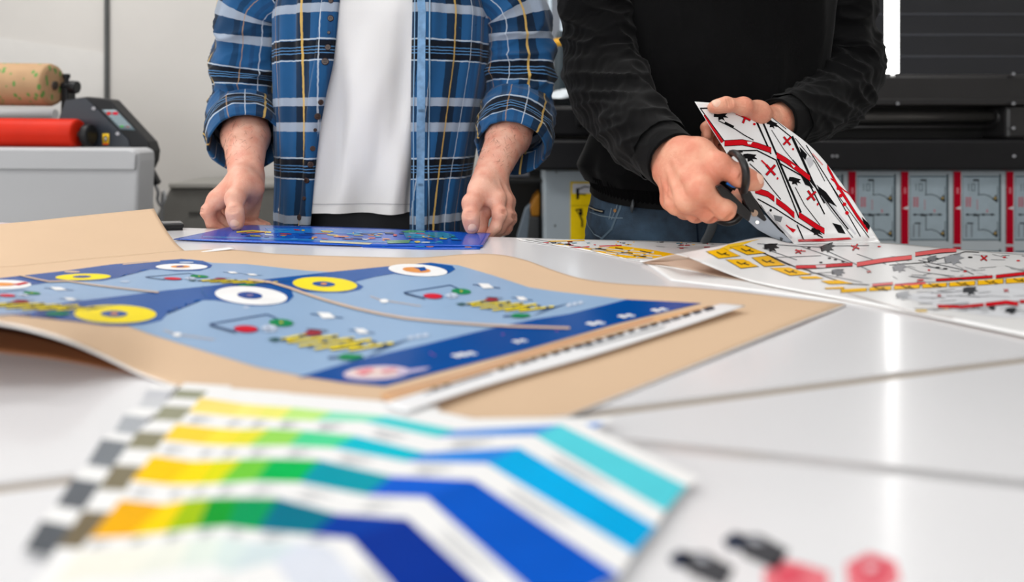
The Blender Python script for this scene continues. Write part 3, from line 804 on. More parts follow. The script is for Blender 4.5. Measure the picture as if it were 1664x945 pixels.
# tan strips and perforated paper strip along the print's right edge
def onK(px, py, up=.0018):
    return T(px, py, up)
st = Sheet(.0008)
st.grid(patch_grid([[onK(618, 640, 0.0058), onK(760, 603, 0.0060), onK(920, 553, 0.0062), onK(1060, 516, 0.0062), onK(1150, 497, 0.0060)], [onK(632, 652, 0.0062), onK(764, 611, 0.0066), (onK(924, 563, 0.0066)), onK(1064, 524, 0.0066), onK(1160, 499, 0.0066)]], 60, 4), ink((222, 176, 130), .5))
for q, cc in ((.35, (196, 120, 80)), (.7, (240, 216, 186))):
    a = [(618 + 14 * q, 640 + 12 * q), (760 + 4 * q, 603 + 8 * q), (920 + 4 * q, 553 + 10 * q), (1060 + 4 * q, 516 + 8 * q)]
    st.line(a, 2.0, ink(cc, .5), 2, 2.0)
tag(st.build('edge_strip'), 'narrow tan strip along the right edge of the blue print', 'strip')
ws = Sheet(.0008)
ws.grid(patch_grid([[onK(622, 655, 0.0090), onK(764, 613, 0.0080), onK(930, 563, 0.0080), onK(1070, 523, 0.0090), onK(1172, 492.5, 0.0100)], [onK(660, 668, 0.0090), onK(800, 622, 0.0080), onK(960, 577, 0.0080), onK(1100, 533, 0.0090), onK(1211, 496, 0.0100)]], 60, 5), M('strip_white', (238, 238, 240), rough=.4, var=.01))
random.seed(3)
for q in range(26):
    t = q / 26; x = 700 + 460 * t; y = 632 - 133 * t
    if 0.05 < t < .22: continue
    w_ = random.uniform(5, 12)
    ws.poly([(x - 4, y - 6), (x + w_ + 2, y - 9), (x + w_ + 9, y - 2), (x + 5, y + 2)], ink(random.choice([(60, 66, 80), (90, 92, 100), (40, 44, 54)])), 2)
ws.line([(690, 640), (760, 618), (800, 606)], 3, ink((90, 94, 110)), 2, 2); ws.line([(950, 566), (1080, 531)], 2, ink((120, 124, 130)), 2, 1.4)
tag(ws.build('paper_strip'), 'white paper strip with black marks lying on the kraft sheet', 'strip')
# torn white slip behind the kraft sheet
ts = Sheet(.0006)
ts.grid(patch_grid([[T(318, 408, .0015), T(345, 404, .003), T(378, 400.5, .005)], [T(330, 408.5, .0040), T(352, 407, .0050), T(382, 403.5, .0062)]], 10, 4), M('slip_white', (244, 244, 246), rough=.5, var=.01))
tag(ts.build('paper_slip'), 'small torn white slip at the far edge of the kraft sheet', 'paper')

# ================================================================ colour fan deck
pv = T(120, 1264)
fd = thing('colour_fan_deck', (pv.x, pv.y, TZ), 'spread fan deck of colour swatch strips on the front table', 'fan deck')
fw = M('swatch_card_white', (238, 238, 238), rough=.45, var=.01)
def strip(cols, Lp, Rp, z, ext=0.03, label=None, text=True, gutter=None):
    """Lp/Rp: pixel points at row boundaries far to near. cols: colour per interval (None = white)"""
    def grow(l):
        o = [Vector(p) for p in l]; q = [v.copy() for v in o]
        for i in range(1, len(cols)):
            if cols[i]:
                d = (o[i + 1] - o[i]) * .07 if i + 1 < len(o) else Vector((0, 0))
                q[i] -= d; q[i + 1] += d
        return q
    Lp, Rp = grow(Lp), grow(Rp)
    L = [T(p[0], p[1], z) for p in Lp]; R = [T(p[0], p[1], z) for p in Rp]
    if ext: R = [r + (r - l).normalized() * ext for l, r in zip(L, R)]
    s = Sheet(.0003)
    rows_ = []; mats = []
    for i in range(len(L) - 1):
        for q in range(3):
            rows_.append([L[i].lerp(L[i + 1], q / 3).lerp(R[i].lerp(R[i + 1], q / 3), w_) for w_ in (0, .5, 1)])
            mats.append(ink(cols[i], .35) if cols[i] else fw)
    rows_.append([L[-1].lerp(R[-1], w_) for w_ in (0, .5, 1)])
    s.grid(rows_, fw, rowmat=mats)
    if text:
        for i in range(len(L) - 1):
            if cols[i] is None and 0 < i < len(L) - 2:
                a0, a1 = Vector(Lp[i]), Vector(Lp[i + 1]); b0, b1 = Vector(Rp[i]), Vector(Rp[i + 1])
                for f0_, f1_, v in ((.2, .62, .34), (.25, .55, .56), (.2, .45, .75)):
                    a, b = a0.lerp(a1, v), b0.lerp(b1, v)
                    s.line([a.lerp(b, f0_), a.lerp(b, f1_)], 3.0, ink((176, 179, 184)), 1, 2.4)
    o = s.build('swatch_strip', fd, cell=60, smooth=False)
    if label: o['label'] = label
    return o
def ext2(l):
    a, b = Vector(l[-2]), Vector(l[-1])
    return l + [tuple(b + (b - a) * .55), tuple(b + (b - a) * 1.5), tuple(b + (b - a) * 2.6)]
# boundaries: top edge, r1 top, r1 bottom, r2 top, r2 bottom, r3 top, r3 bottom, r4 top, r4 bottom
G_ = [(252, 624), (240, 633), (231, 645), (234, 647), (224, 660), (200, 675), (186, 700), (164, 715), (142, 752), (117, 779), (92, 818), (66, 848), (40, 890)]
Gr = [(x + 27 + i * .7, y + 1 + i * .5) for i, (x, y) in enumerate(G_)]
O_ = [(300, 622), (289, 633), (279, 645), (264, 660), (249, 680), (223, 702), (206, 726), (184, 757), (160, 792), (132, 833), (95, 885), (70, 925), (30, 985)]
Or = [(x + 34 + i * .8, y + 2) for i, (x, y) in enumerate(O_)]
S = [
 [(347, 628), (325, 647), (308, 668), (285, 690), (265, 713), (245, 742), (215, 778), (193, 815), (148, 870)],
 [(410, 633), (395, 657), (380, 675), (352, 697), (330, 720), (310, 751), (275, 785), (262, 822), (215, 868)],
 [(450, 637), (430, 660), (415, 677), (390, 699), (368, 722), (345, 750), (318, 785), (300, 815), (268, 862)],
 [(500, 641), (475, 663), (455, 680), (435, 698), (405, 722), (390, 748), (355, 783), (340, 812), (320, 855)],
 [(560, 646), (538, 669), (513, 682), (492, 701), (470, 722), (440, 747), (415, 779), (385, 811), (370, 852)],
 [(650, 655), (627, 676), (593, 684), (576, 709), (543, 726), (517, 749), (488, 781), (450, 812), (420, 858)],
 [(770, 680), (740, 699), (712, 709), (690, 736), (660, 748), (635, 775), (597, 802), (545, 836), (505, 866)],
 [(930, 678), (908, 690.5), (871, 705.5), (841, 728), (795, 751), (765, 781), (698, 806), (656, 844), (576, 873)],
 [(1136, 776), (1114, 792), (1083, 828), (1064, 858), (1032, 895), (1001, 937), (900, 985), (860, 1030), (760, 1080)]]
CW = [[(252, 220, 120), (253, 208, 60), (253, 198, 8), (235, 172, 12), (240, 237, 226)], [(250, 232, 130), (252, 222, 66), (255, 216, 12), (243, 208, 8), (238, 237, 226)], [(238, 236, 122), (232, 225, 60), (218, 216, 18), (160, 192, 18), (234, 236, 226)],
      [(188, 230, 130), (150, 215, 92), (112, 200, 62), (20, 155, 50), (222, 232, 224)], [(140, 225, 190), (78, 210, 148), (4, 180, 84), (6, 150, 88), (212, 226, 224)], [(76, 200, 205), (0, 184, 204), (0, 150, 168), (0, 112, 136), (208, 222, 226)],
      [(86, 146, 220), (46, 132, 218), (14, 92, 206), (0, 58, 158), (214, 220, 232)], [(84, 202, 216), (0, 166, 224), (0, 84, 192), (0, 48, 146), (216, 221, 232)]]
strip([None, (196, 198, 204), None, (202, 204, 208), None, (168, 172, 178), None, (122, 127, 133), None, (100, 104, 110), None, (90, 94, 100)], G_, Gr, .0034, .005, 'white strip with grey swatches', text=False)
strip([None, (150, 152, 130), None, (148, 148, 126), None, (138, 134, 110), None, (128, 120, 98), None, (118, 106, 84), None, None], O_, Or, .0038, .02, 'strip with olive swatches', text=False)
nm = ['amber and yellow', 'yellow', 'lime yellow', 'light green', 'green', 'teal', 'royal blue', 'cyan to navy']
for i in range(8):
    c = CW[i]
    strip([None, c[0], None, c[1], None, c[2], None, c[3], None, c[4], None], ext2(S[i]), ext2(S[i + 1]), .0042 + i * .00034, 0.0 if i == 7 else .028, 'strip with %s swatches' % nm[i])
# cyan strip has a white margin at its right end
# ================================================================ white printed sheet in the right foreground
fs = Sheet(.0009)
fs.grid(patch_grid([[T(985, 708, .0011), T(1330, 743, .0011), T(1720, 786, .0011)], [T(900, 830, .0011), T(1320, 870, .0011), T(1800, 900, .0011)], [T(800, 1010, .0011), T(1300, 1060, .0011), T(1900, 1080, .0011)]], 24, 12), M('gloss_white_sheet', (232, 232, 235), rough=.28, var=.01, coat=.6))
db = ink((60, 66, 84)); dg = ink((74, 74, 78)); pk = ink((226, 120, 130)); pk2 = ink((216, 84, 100))
for (x, y) in ((1090, 897), (1178, 868)):
    fs.poly([(x - 4, y + 10), (x + 14, y - 4), (x + 36, y + 2), (x + 30, y + 28), (x + 4, y + 24)], db, 1); fs.poly([(x + 14, y + 2), (x + 56, y), (x + 104, y + 26), (x + 86, y + 60), (x + 30, y + 36)], dg, 1)
    fs.poly([(x + 34, y + 6), (x + 52, y + 6), (x + 66, y + 16), (x + 46, y + 17)], ink((170, 172, 180)), 2)
fs.poly([(1240, 930), (1264, 908), (1304, 916), (1348, 930), (1342, 966), (1244, 966)], pk, 1); fs.poly([(1374, 916), (1412, 897), (1456, 912), (1464, 944), (1424, 970), (1378, 956)], pk, 1)
fs.poly([(1390, 918), (1412, 906), (1444, 915), (1436, 946), (1402, 948)], pk2, 2); fs.poly([(1258, 928), (1290, 920), (1314, 940), (1270, 954)], pk2, 2); fs.ell((1415, 924), 9, 6, ink((236, 210, 214)), 3)
tag(fs.build('printed_sheet', None, cell=30), 'white glossy sheet with blurred dark and pink print in the front right', 'print')
# ================================================================ people: helpers
def ridged(x, y, z):
    n = noise.noise(Vector((x, y, z)))
    return max(0.0, 1 - 1.25 * abs(n)) ** 2.6

def sleeve(name, path, rad, mat, parent, nv=110, nu=84, amp=None, f_ax=18.0, f_th=.9, seed=0.0, flat=1.0, up=(0.1, 0.9, 0.3), turn=0.012, uoff=0.0, voff=0.0, skew=1.2):
    """cloth tube along path [Vector], radii list; amp: wrinkle amplitudes along it"""
    pts = catmull(path, nv)
    rr = [v.x for v in catmull([Vector((r, 0, 0)) for r in rad], nv)]
    aa = [v.x for v in catmull([Vector((r, 0, 0)) for r in (amp or [.004] * len(rad))], nv)]
    s = 0.0; prevx = Vector(up); V = []; UV = []
    for i in range(nv):
        t = (pts[min(i + 1, nv - 1)] - pts[max(i - 1, 0)]).normalized()
        if i: s += (pts[i] - pts[i - 1]).length
        x = (prevx - t * prevx.dot(t)).normalized(); prevx = x; y = t.cross(x)
        for j in range(nu):
            a = 2 * math.pi * j / nu
            c, d = math.cos(a), math.sin(a)
            w = ridged(c * f_th + seed, d * f_th, (s + .02 * skew * c) * f_ax) - .35
            w2 = noise.noise(Vector((c * 1.1 + seed + 9, d * 1.1, s * 7)))
            w3 = ridged(c * f_th * 1.6 + seed + 4, d * f_th * 1.6, (s - .03 * skew * c + .012 * d) * f_ax * 1.9) - .3
            r = rr[i] + aa[i] * (w * 1.35 + w2 * .8 + w3 * .42)
            V.append(pts[i] + x * c * r + y * d * r * flat)
        UV.append(s)
    # turned-in end so the opening has thickness
    t = (pts[-1] - pts[-2]).normalized()
    rings = nv
    if turn:
        for k, (dr, dz) in enumerate(((.0015, .0015), (.0045, .001), (.006, -.006), (.009, -.05))):
            for j in range(nu):
                p = V[(nv - 1) * nu + j]; c_ = p - pts[-1]
                V.append(pts[-1] + c_ * (1 - dr / max(.02, c_.length)) + t * dz)
            UV.append(s + .004 * (k + 1)); rings += 1
    F_ = []; U = []
    ravg = sum(rr) / len(rr)
    for i in range(rings - 1):
        for j in range(nu):
            F_.append((i * nu + j, i * nu + (j + 1) % nu, (i + 1) * nu + (j + 1) % nu, (i + 1) * nu + j))
            u0, u1 = uoff + 2 * math.pi * ravg * j / nu, uoff + 2 * math.pi * ravg * (j + 1) / nu
            v0, v1 = voff - UV[i], voff - UV[i + 1]
            U += [(u0, v0), (u1, v0), (u1, v1), (u0, v1)]
    return meshobj(name, V, F_, mat, parent, uv=U)

def interp(tab, z):
    if z <= tab[0][0]: return tab[0][1:]
    for a, b in zip(tab, tab[1:]):
        if z <= b[0]:
            t = (z - a[0]) / (b[0] - a[0]); t = t * t * (3 - 2 * t) if len(tab) > 60 else t
            return tuple(x + (y - x) * t for x, y in zip(a[1:], b[1:]))
    return tab[-1][1:]

def torso_shell(name, tab, z0, z1, mat, parent, phis=None, nz=120, nu=140, grow=0.0, fold=.004, foldf=(5, 5, 1.4), seed=0.0, tilt=0.0, puff=None, uoff=0.0, both=False):
    """body shell; tab rows (z, xc, yc, a, b); phis(z) -> (start, end) for an open front. phi=0 faces the viewer"""
    V = []; U_ = []
    for i in range(nz):
        z = z0 + (z1 - z0) * i / (nz - 1)
        xc, yc, a, b = interp(tab, z)
        p0, p1 = phis(z) if phis else (-math.pi, math.pi)
        for j in range(nu + (1 if phis else 0)):
            p = p0 + (p1 - p0) * j / nu
            c, s = math.cos(p), math.sin(p)
            n = noise.noise(Vector((s * foldf[0] * .35 + seed, c * foldf[1] * .35, z * foldf[2] * 2))) * 1.0 + (ridged(s * foldf[0] + seed, c * foldf[1], z * foldf[2]) - .4) * .8
            g = grow + fold * n
            if puff: g += puff(z, p)
            sx = math.copysign(abs(s) ** .85, s); cx = math.copysign(abs(c) ** .85, c)
            V.append(Vector((xc + (a + g) * sx, yc - (b + g) * cx, z - tilt * c)))
            U_.append((uoff + p * (.19 + .0), z))
    w = nu + (1 if phis else 0)
    F_ = []; U = []
    for i in range(nz - 1):
        for j in range(nu):
            k = (j + 1) % w
            F_.append((i * w + j, i * w + k, (i + 1) * w + k, (i + 1) * w + j))
            ua, ub = U_[i * w + j], U_[(i + 1) * w + j]
            du = .19 * ((phis(z0)[1] - phis(z0)[0]) if phis else 2 * math.pi) / nu
            U += [ua, (ua[0] + du, ua[1]), (ub[0] + du, ub[1]), ub]
    o = meshobj(name, V, F_, mat, parent, uv=U)
    if phis:
        sm = o.modifiers.new('thick', 'SOLIDIFY'); sm.thickness = .0016; sm.offset = -1
    return o, V, F_

def decals(name, V, F_, polys, parent, gap=.0006, cell=8):
    s = Sheet(); s.topV = V; s.topF = F_
    for kind, args in polys: getattr(s, kind)(*args)
    return s.build(name, parent, cell=cell, gap=gap)

def seam_tube(name, path, r, mat, parent, n=40): return tube(name, path, r, mat, parent, n=n, seg=8)

# ---- skin
skin = M('skin', (232, 178, 156), rough=.47, spec=.4, var=.05, vscale=38, bump=.35, bscale=380, sss=.12, col2=(222, 152, 130))
skin2 = M('skin_ruddy', (230, 168, 140), rough=.45, spec=.4, var=.05, vscale=34, bump=.4, bscale=330, sss=.12, col2=(218, 140, 114))
nailm = M('fingernail', (242, 196, 174), rough=.4, spec=.3, var=.02, sss=.1)

def hand(s, J, palm=.0195, fr=1.0, kf=.0045, kp=.016):
    """J: dict wrist (list), thumb [cmc,mcp,ip,tip], fingers list of [mcp,pip,dip,tip]"""
    W = J['wrist']
    n = len(J['fingers'])
    for i, f in enumerate(J['fingers']):
        w = W[0].lerp(W[-1], i / (n - 1))
        s.cone(w, f[0], palm, .0128 * fr, kp)
        if i: # skin between the metacarpals and the webs
            g = J['fingers'][i - 1]
            s.cone(g[0].lerp(w, .25), f[0].lerp(w, .25), .0115 * fr, .0115 * fr, .01)
    for i, f in enumerate(J['fingers']):
        q = (1.0, 1.04, .98, .86)[i] * fr
        r = [.0122 * q, .0106 * q, .0092 * q, .0074 * q]
        for k in range(3): s.cone(f[k], f[k + 1], r[k], r[k + 1], .009 if k == 0 else kf)
        s.ball(f[1], .0110 * q, .006)
    th = J['thumb']
    s.cone(W[0].lerp(th[0], .3), th[0], palm, .0185 * fr, kp)
    s.cone(th[0], th[1], .0185 * fr, .0142 * fr, .014)
    s.cone(th[0], J['fingers'][0][0], .014 * fr, .0105 * fr, .014)   # web of the thumb
    s.cone(th[1], th[2], .0135 * fr, .0122 * fr, .005); s.cone(th[2], th[3], .0124 * fr, .0098 * fr, .005)
    s.ball(th[1], .0141 * fr, .009); s.ball(th[2], .0126 * fr, .006)
    s.ball(th[2].lerp(th[3], .6), .0122 * fr, .006)
    # back of the hand: tendons, veins, knuckle creases
    F0, F3 = J['fingers'][0], J['fingers'][-1]
    nb = (F3[0] - F0[0]).cross(W[0].lerp(W[-1], .5) - F0[0]).normalized()
    if J.get('flip', nb.dot(CAM - F0[0]) < 0): nb = -nb
    def crease(a, b, c, r, out, deep=.0022, n=1):
        t = (c - a).normalized(); o = (out - t * out.dot(t)).normalized(); x = t.cross(o)
        for q in range(n):
            p = b + t * (q - (n - 1) / 2) * .0042
            s.ellip(p + o * r * 1.03, (t, x, o), (.0016, r * .75, deep), .0025, True)
    if J.get('tendons', True):
        for i, f in enumerate(J['fingers']):
            w = W[0].lerp(W[-1], i / (n - 1)); L_n = palm * .93
            s.cone(w.lerp(f[0], .25) + nb * L_n * .96, f[0] + nb * .0118 * fr, .0032, .0044, .006)
            s.ball(f[0] + nb * .004, .0128 * fr, .005)
        for i, (t0, t1, i0, i1) in enumerate(((.1, .8, .6, 1.6), (.2, .9, 2.4, 1.5), (.15, .7, 1.4, 2.5))):
            pts = []
            for q in range(7):
                u = q / 6; fi = i0 + (i1 - i0) * u; lo = min(n - 2, int(fi)); fm = J['fingers'][lo][0].lerp(J['fingers'][lo + 1][0], fi - lo)
                w = W[0].lerp(W[-1], fi / (n - 1)); tt = t0 + (t1 - t0) * u
                pts.append(w.lerp(fm, tt) + nb * (palm * (1 - tt) + .0128 * fr * tt) * 1.0 + Vector((0, 0, .0012 * math.sin(q * 2 + i))))
            s.chain(pts, [.0019] * 7, .004)
    for i, f in enumerate(J['fingers']):
        out = f[1] * 2 - f[0] - f[2]
        if out.length > 1e-4: crease(f[0], f[1], f[2], .0108 * fr, out.normalized(), n=2)
    out = th[2] * 2 - th[1] - th[3] + (CAM - th[2]).normalized() * .02
    crease(th[1], th[2], th[3], .0128 * fr, out.normalized(), n=3, deep=.0018)
    return s

def nail_of(a, b, out, w, l, back=.15):
    """nail frame at the end of the segment a->b; out: direction the nail faces"""
    d = (b - a).normalized(); o = (out - d * out.dot(d)).normalized(); x = d.cross(o)
    return (b - d * l * back, d, o, x, w, l)

def add_nail(s, N, r):
    c, d, o, x, w, l = N
    s.ellip(c + o * (r * .86), (d, x, o), (l * .62, w * .55, .0024), k=.0012)

def nail_part(N, r, parent):
    c, d, o, x, w, l = N
    bm = bmesh.new(); bmesh.ops.create_uvsphere(bm, u_segments=32, v_segments=20, radius=1)
    m = Matrix(((x.x * w * .56, d.x * l * .52, o.x * .0042, 0), (x.y * w * .56, d.y * l * .52, o.y * .0042, 0), (x.z * w * .56, d.z * l * .52, o.z * .0042, 0), (0, 0, 0, 1)))
    for v in bm.verts:
        q = v.co.copy(); q.x = math.copysign(abs(q.x) ** .8, q.x); q.y = math.copysign(abs(q.y) ** .8, q.y)
        p = m @ q - o * (q.x * q.x * .0030)
        v.co = c + o * (r - .0034) + p
    ob = bmobj('fingernail', bm, nailm, parent, smooth=True)
    return ob

def nail_faces(V, Q, N, r):
    c, d, o, x, w, l = [np.array(v) if not isinstance(v, float) else v for v in N]
    fc = V[Q].mean(1) - (c + o * (r * .86))
    e = (fc @ d / (l * .58)) ** 2 + (fc @ x / (w * .52)) ** 2
    return (e < 1) & (fc @ o > .0006)

def figure_body(name, coarse, fines, mats, parent_label, cat, nails=()):
    """one mesh: coarse figure + finely meshed forearms with hands"""
    Vs, Fs, mi = [], [], []
    off = 0
    for s, h, it in [(coarse, .011, 2)] + fines:
        V, Q = s.mesh(h); V = relax(V, Q, it)
        m = np.zeros(len(Q), int)
        for N, r in nails: m[nail_faces(V, Q, N, r)] = 1
        Vs.append(V); Fs.append(Q + off); mi.append(m); off += len(V)
    V = np.concatenate(Vs); Q = np.concatenate(Fs); m = np.concatenate(mi)
    me = bpy.data.meshes.new(name)
    me.vertices.add(len(V)); me.vertices.foreach_set('co', V.ravel())
    me.loops.add(len(Q) * 4); me.loops.foreach_set('vertex_index', Q.ravel())
    me.polygons.add(len(Q)); me.polygons.foreach_set('loop_start', np.arange(len(Q)) * 4)
    me.polygons.foreach_set('material_index', m.astype(np.int32))
    me.update(calc_edges=True); me.validate()
    o = link(name, me, mats, None)
    tag(o, parent_label, cat)
    return o

def figure_core(s, xc, yc, hip, sh, head, legs, a=.13):
    """pelvis, chest, shoulders, neck, head with face, legs"""
    for sx in (-1, 1):
        s.cone((xc + sx * .075, yc, hip), (xc + sx * .075, yc, hip + .22), .066, .072, .04)
        s.cone((xc + sx * .075, yc, hip + .22), (xc + sx * .08, yc, sh - .12), .072, .092, .05)
        s.cone(legs[0 if sx < 0 else 1][0], legs[0 if sx < 0 else 1][1], .066, .052, .03)
        s.cone(legs[0 if sx < 0 else 1][1], legs[0 if sx < 0 else 1][2], .052, .036, .03)
    s.cone((xc - .12, yc + .01, sh - .07), (xc + .12, yc + .01, sh - .07), .055, .055, .04)
    s.cone(Vector((xc, yc + .01, sh - .03)), Vector((xc, yc + .01, sh)).lerp(Vector(head) + Vector((0, .02, -.08)), .5), .058, .054, .04)

def figure_head(root, head):
    s = SDF(); h = Vector(head)
    s.cone(Vector(root).lerp(h, .25), h + Vector((0, .02, -.08)), .053, .05, .04)
    X, Yv, Z = Vector((1, 0, 0)), Vector((0, 1, 0)), Vector((0, 0, 1))
    s.ellip(h + Vector((0, .012, .03)), (X, Yv, Z), (.076, .094, .092), .03)
    s.cone(h + Vector((0, -.03, -.05)), h + Vector((0, -.052, -.088)), .05, .028, .045)
    for sx in (-1, 1):
        s.cone(h + Vector((sx * .045, -.045, -.02)), h + Vector((sx * .03, -.05, -.06)), .022, .02, .03)
        s.ellip(h + Vector((sx * .032, -.088, .016)), (X, Yv, Z), (.019, .012, .011), .008, True)
        s.cone(h + Vector((sx * .014, -.077, .033)), h + Vector((sx * .05, -.068, .034)), .007, .006, .01)
        s.ellip(h + Vector((sx * .078, .012, .0)), (X, Yv, Z), (.009, .02, .032), .008)
        s.cone(h + Vector((sx * .020, -.0755, .0235)), h + Vector((sx * .044, -.071, .0225)), .0045, .004, .003)
        s.cone(h + Vector((sx * .020, -.0755, .008)), h + Vector((sx * .044, -.071, .008)), .004, .004, .004)
    s.cone(h + Vector((0, -.078, .022)), h + Vector((0, -.099, -.022)), .007, .011, .008)
    for sx in (-1, 1): s.ball(h + Vector((sx * .010, -.09, -.025)), .0075, .006)
    s.cone(h + Vector((-.02, -.076, -.049)), h + Vector((.02, -.076, -.049)), .0055, .0055, .004)
    s.cone(h + Vector((-.016, -.075, -.059)), h + Vector((.016, -.075, -.059)), .0065, .0065, .004)
    return s

def eyes(head, parent):
    h = Vector(head)
    for sx in (-1, 1):
        c = h + Vector((sx * .032, -.0665, .0155))
        bm = bmesh.new(); bmesh.ops.create_uvsphere(bm, u_segments=20, v_segments=14, radius=.0106, matrix=Matrix.Translation(c))
        e = bmobj('eye', bm, M('eye_white', (225, 222, 216), rough=.2), parent, smooth=True)
        d = Vector((0, -1, -.35)).normalized(); bm = bmesh.new()
        bmesh.ops.create_uvsphere(bm, u_segments=16, v_segments=10, radius=.0068, matrix=Matrix.Translation(c + d * .0058))
        bmobj('iris', bm, M('iris_brown', (52, 38, 30), rough=.15), e, smooth=True)

def hair_part(h, col, parent, length=.0):
    s = SDF(); X, Yv, Z = Vector((1, 0, 0)), Vector((0, 1, 0)), Vector((0, 0, 1))
    h = Vector(h)
    s.ellip(h + Vector((0, .028, .05)), (X, Yv, Z), (.087, .095, .088), .02)
    s.ellip(h + Vector((0, .06, -.01)), (X, Yv, Z), (.076, .055, .07), .03)
    s.ellip(h + Vector((0, -.1, -.03)), (X, Yv, Z), (.075, .075, .085), .02, True)
    V, Q = s.mesh(.008); V = relax(V, Q, 1)
    return meshobj('hair', V, Q, M('hair_' + str(col[0]), col, rough=.6, var=.25, vscale=60, bump=.6, bscale=200), parent)

def shoe(x, y, parent, mat, ang=0):
    s = SDF()
    s.cone((x, y + .05, .055), (x, y + .06, .1), .045, .045, .03); s.cone((x, y + .04, .045), (x, y - .14, .036), .042, .036, .03)
    s.ellip((x, y - .04, .008), (Vector((1, 0, 0)), Vector((0, 1, 0)), Vector((0, 0, 1))), (.05, .15, .012), .008)
    V, Q = s.mesh(.009); V = relax(V, Q, 1); V[:, 2] = np.maximum(V[:, 2], 0.001)
    return meshobj('shoe', V, Q, mat, parent)

# ---- plaid cloth
def plaid_material(name, base, dark, dim=1.0):
    m = bpy.data.materials.new(name); m.use_nodes = True; nt = m.node_tree; b = nt.nodes['Principled BSDF']
    b.inputs['Roughness'].default_value = .85; b.inputs['Specular IOR Level'].default_value = .15; b.inputs['Sheen Weight'].default_value = .15
    uv = nt.nodes.new('ShaderNodeUVMap'); sp = nt.nodes.new('ShaderNodeSeparateXYZ'); nt.links.new(uv.outputs[0], sp.inputs[0])
    def math_(op, a, bb=None):
        n = nt.nodes.new('ShaderNodeMath'); n.operation = op
        for i, v in enumerate((a, bb)):
            if v is None: continue
            if isinstance(v, (int, float)): n.inputs[i].default_value = v
            else: nt.links.new(v, n.inputs[i])
        return n.outputs[0]
    def frac(sock, per, off): return math_('MULTIPLY', math_('FRACT', math_('DIVIDE', math_('ADD', sock, off), per)), per)
    def band(c, a, bb): return math_('MULTIPLY', math_('GREATER_THAN', c, a), math_('LESS_THAN', c, bb))
    PV, PU = .2316, .158
    # flannel threads wander a little
    tc = nt.nodes.new('ShaderNodeTexCoord'); nz = nt.nodes.new('ShaderNodeTexNoise'); nz.inputs['Scale'].default_value = 90
    nt.links.new(uv.outputs[0], nz.inputs['Vector'])
    jit = math_('MULTIPLY', math_('SUBTRACT', nz.outputs['Fac'], .5), .003)
    v = frac(math_('ADD', sp.outputs[1], jit), PV, .1052); u = frac(math_('ADD', sp.outputs[0], jit), PU, 10 * PU)
    cur = None
    def mix(prev, mask, col, f):
        n = nt.nodes.new('ShaderNodeMixRGB'); n.inputs['Color2'].default_value = rgb(col)
        if isinstance(prev, tuple): n.inputs['Color1'].default_value = prev
        else: nt.links.new(prev, n.inputs['Color1'])
        nt.links.new(math_('MULTIPLY', mask, f), n.inputs['Fac'])
        return n.outputs[0]
    n2 = nt.nodes.new('ShaderNodeTexNoise'); n2.inputs['Scale'].default_value = 25; nt.links.new(uv.outputs[0], n2.inputs['Vector'])
    cr = nt.nodes.new('ShaderNodeValToRGB'); cb = rgb(base)
    cr.color_ramp.elements[0].color = tuple(x * .86 for x in cb[:3]) + (1,); cr.color_ramp.elements[1].color = tuple(x * 1.12 for x in cb[:3]) + (1,)
    nt.links.new(n2.outputs['Fac'], cr.inputs['Fac']); cur = cr.outputs[0]
    k = 1.0 / 834.0     # metres per photo pixel at the shirt front
    # warp colours
    cur = mix(cur, band(u, .030, .066), dark, .74)
    cur = mix(cur, band(u, .098, .106), (30, 60, 100), .5)
    cur = mix(cur, band(u, .128, .140), dark, .45)
    # weft bands (measured downwards from the thin white line)
    w = math_('SUBTRACT', PV, v)
    cur = mix(cur, band(w, .000, .003), (196, 206, 216), .8)
    cur = mix(cur, band(w, .004, .040), dark, .96)
    for c_ in (.0165, .0225, .0285): cur = mix(cur, band(w, c_ - .0011, c_ + .0011), (88, 140, 192), .7)
    cur = mix(cur, band(w, .041, .0435), (196, 206, 216), .8)
    cur = mix(cur, band(w, .1145, .131), (172, 182, 196), .74)
    cur = mix(cur, band(w, .131, .163), dark, .5)
    cur = mix(cur, band(w, .163, .181), (172, 182, 196), .74)
    # thin warp lines over everything
    cur = mix(cur, band(u, .046, .0505), (214, 176, 96), .85)
    cur = mix(cur, band(u, .086, .0882), (206, 214, 224), .6)
    cur = mix(cur, band(u, .120, .1222), (176, 140, 104), .6)
    nt.links.new(cur, b.inputs['Base Color'])
    wv = nt.nodes.new('ShaderNodeTexNoise'); wv.inputs['Scale'].default_value = 900; nt.links.new(uv.outputs[0], wv.inputs['Vector'])
    bp = nt.nodes.new('ShaderNodeBump'); bp.inputs['Strength'].default_value = .25; bp.inputs['Distance'].default_value = .001
    nt.links.new(wv.outputs['Fac'], bp.inputs['Height']); nt.links.new(bp.outputs['Normal'], b.inputs['Normal'])
    return m

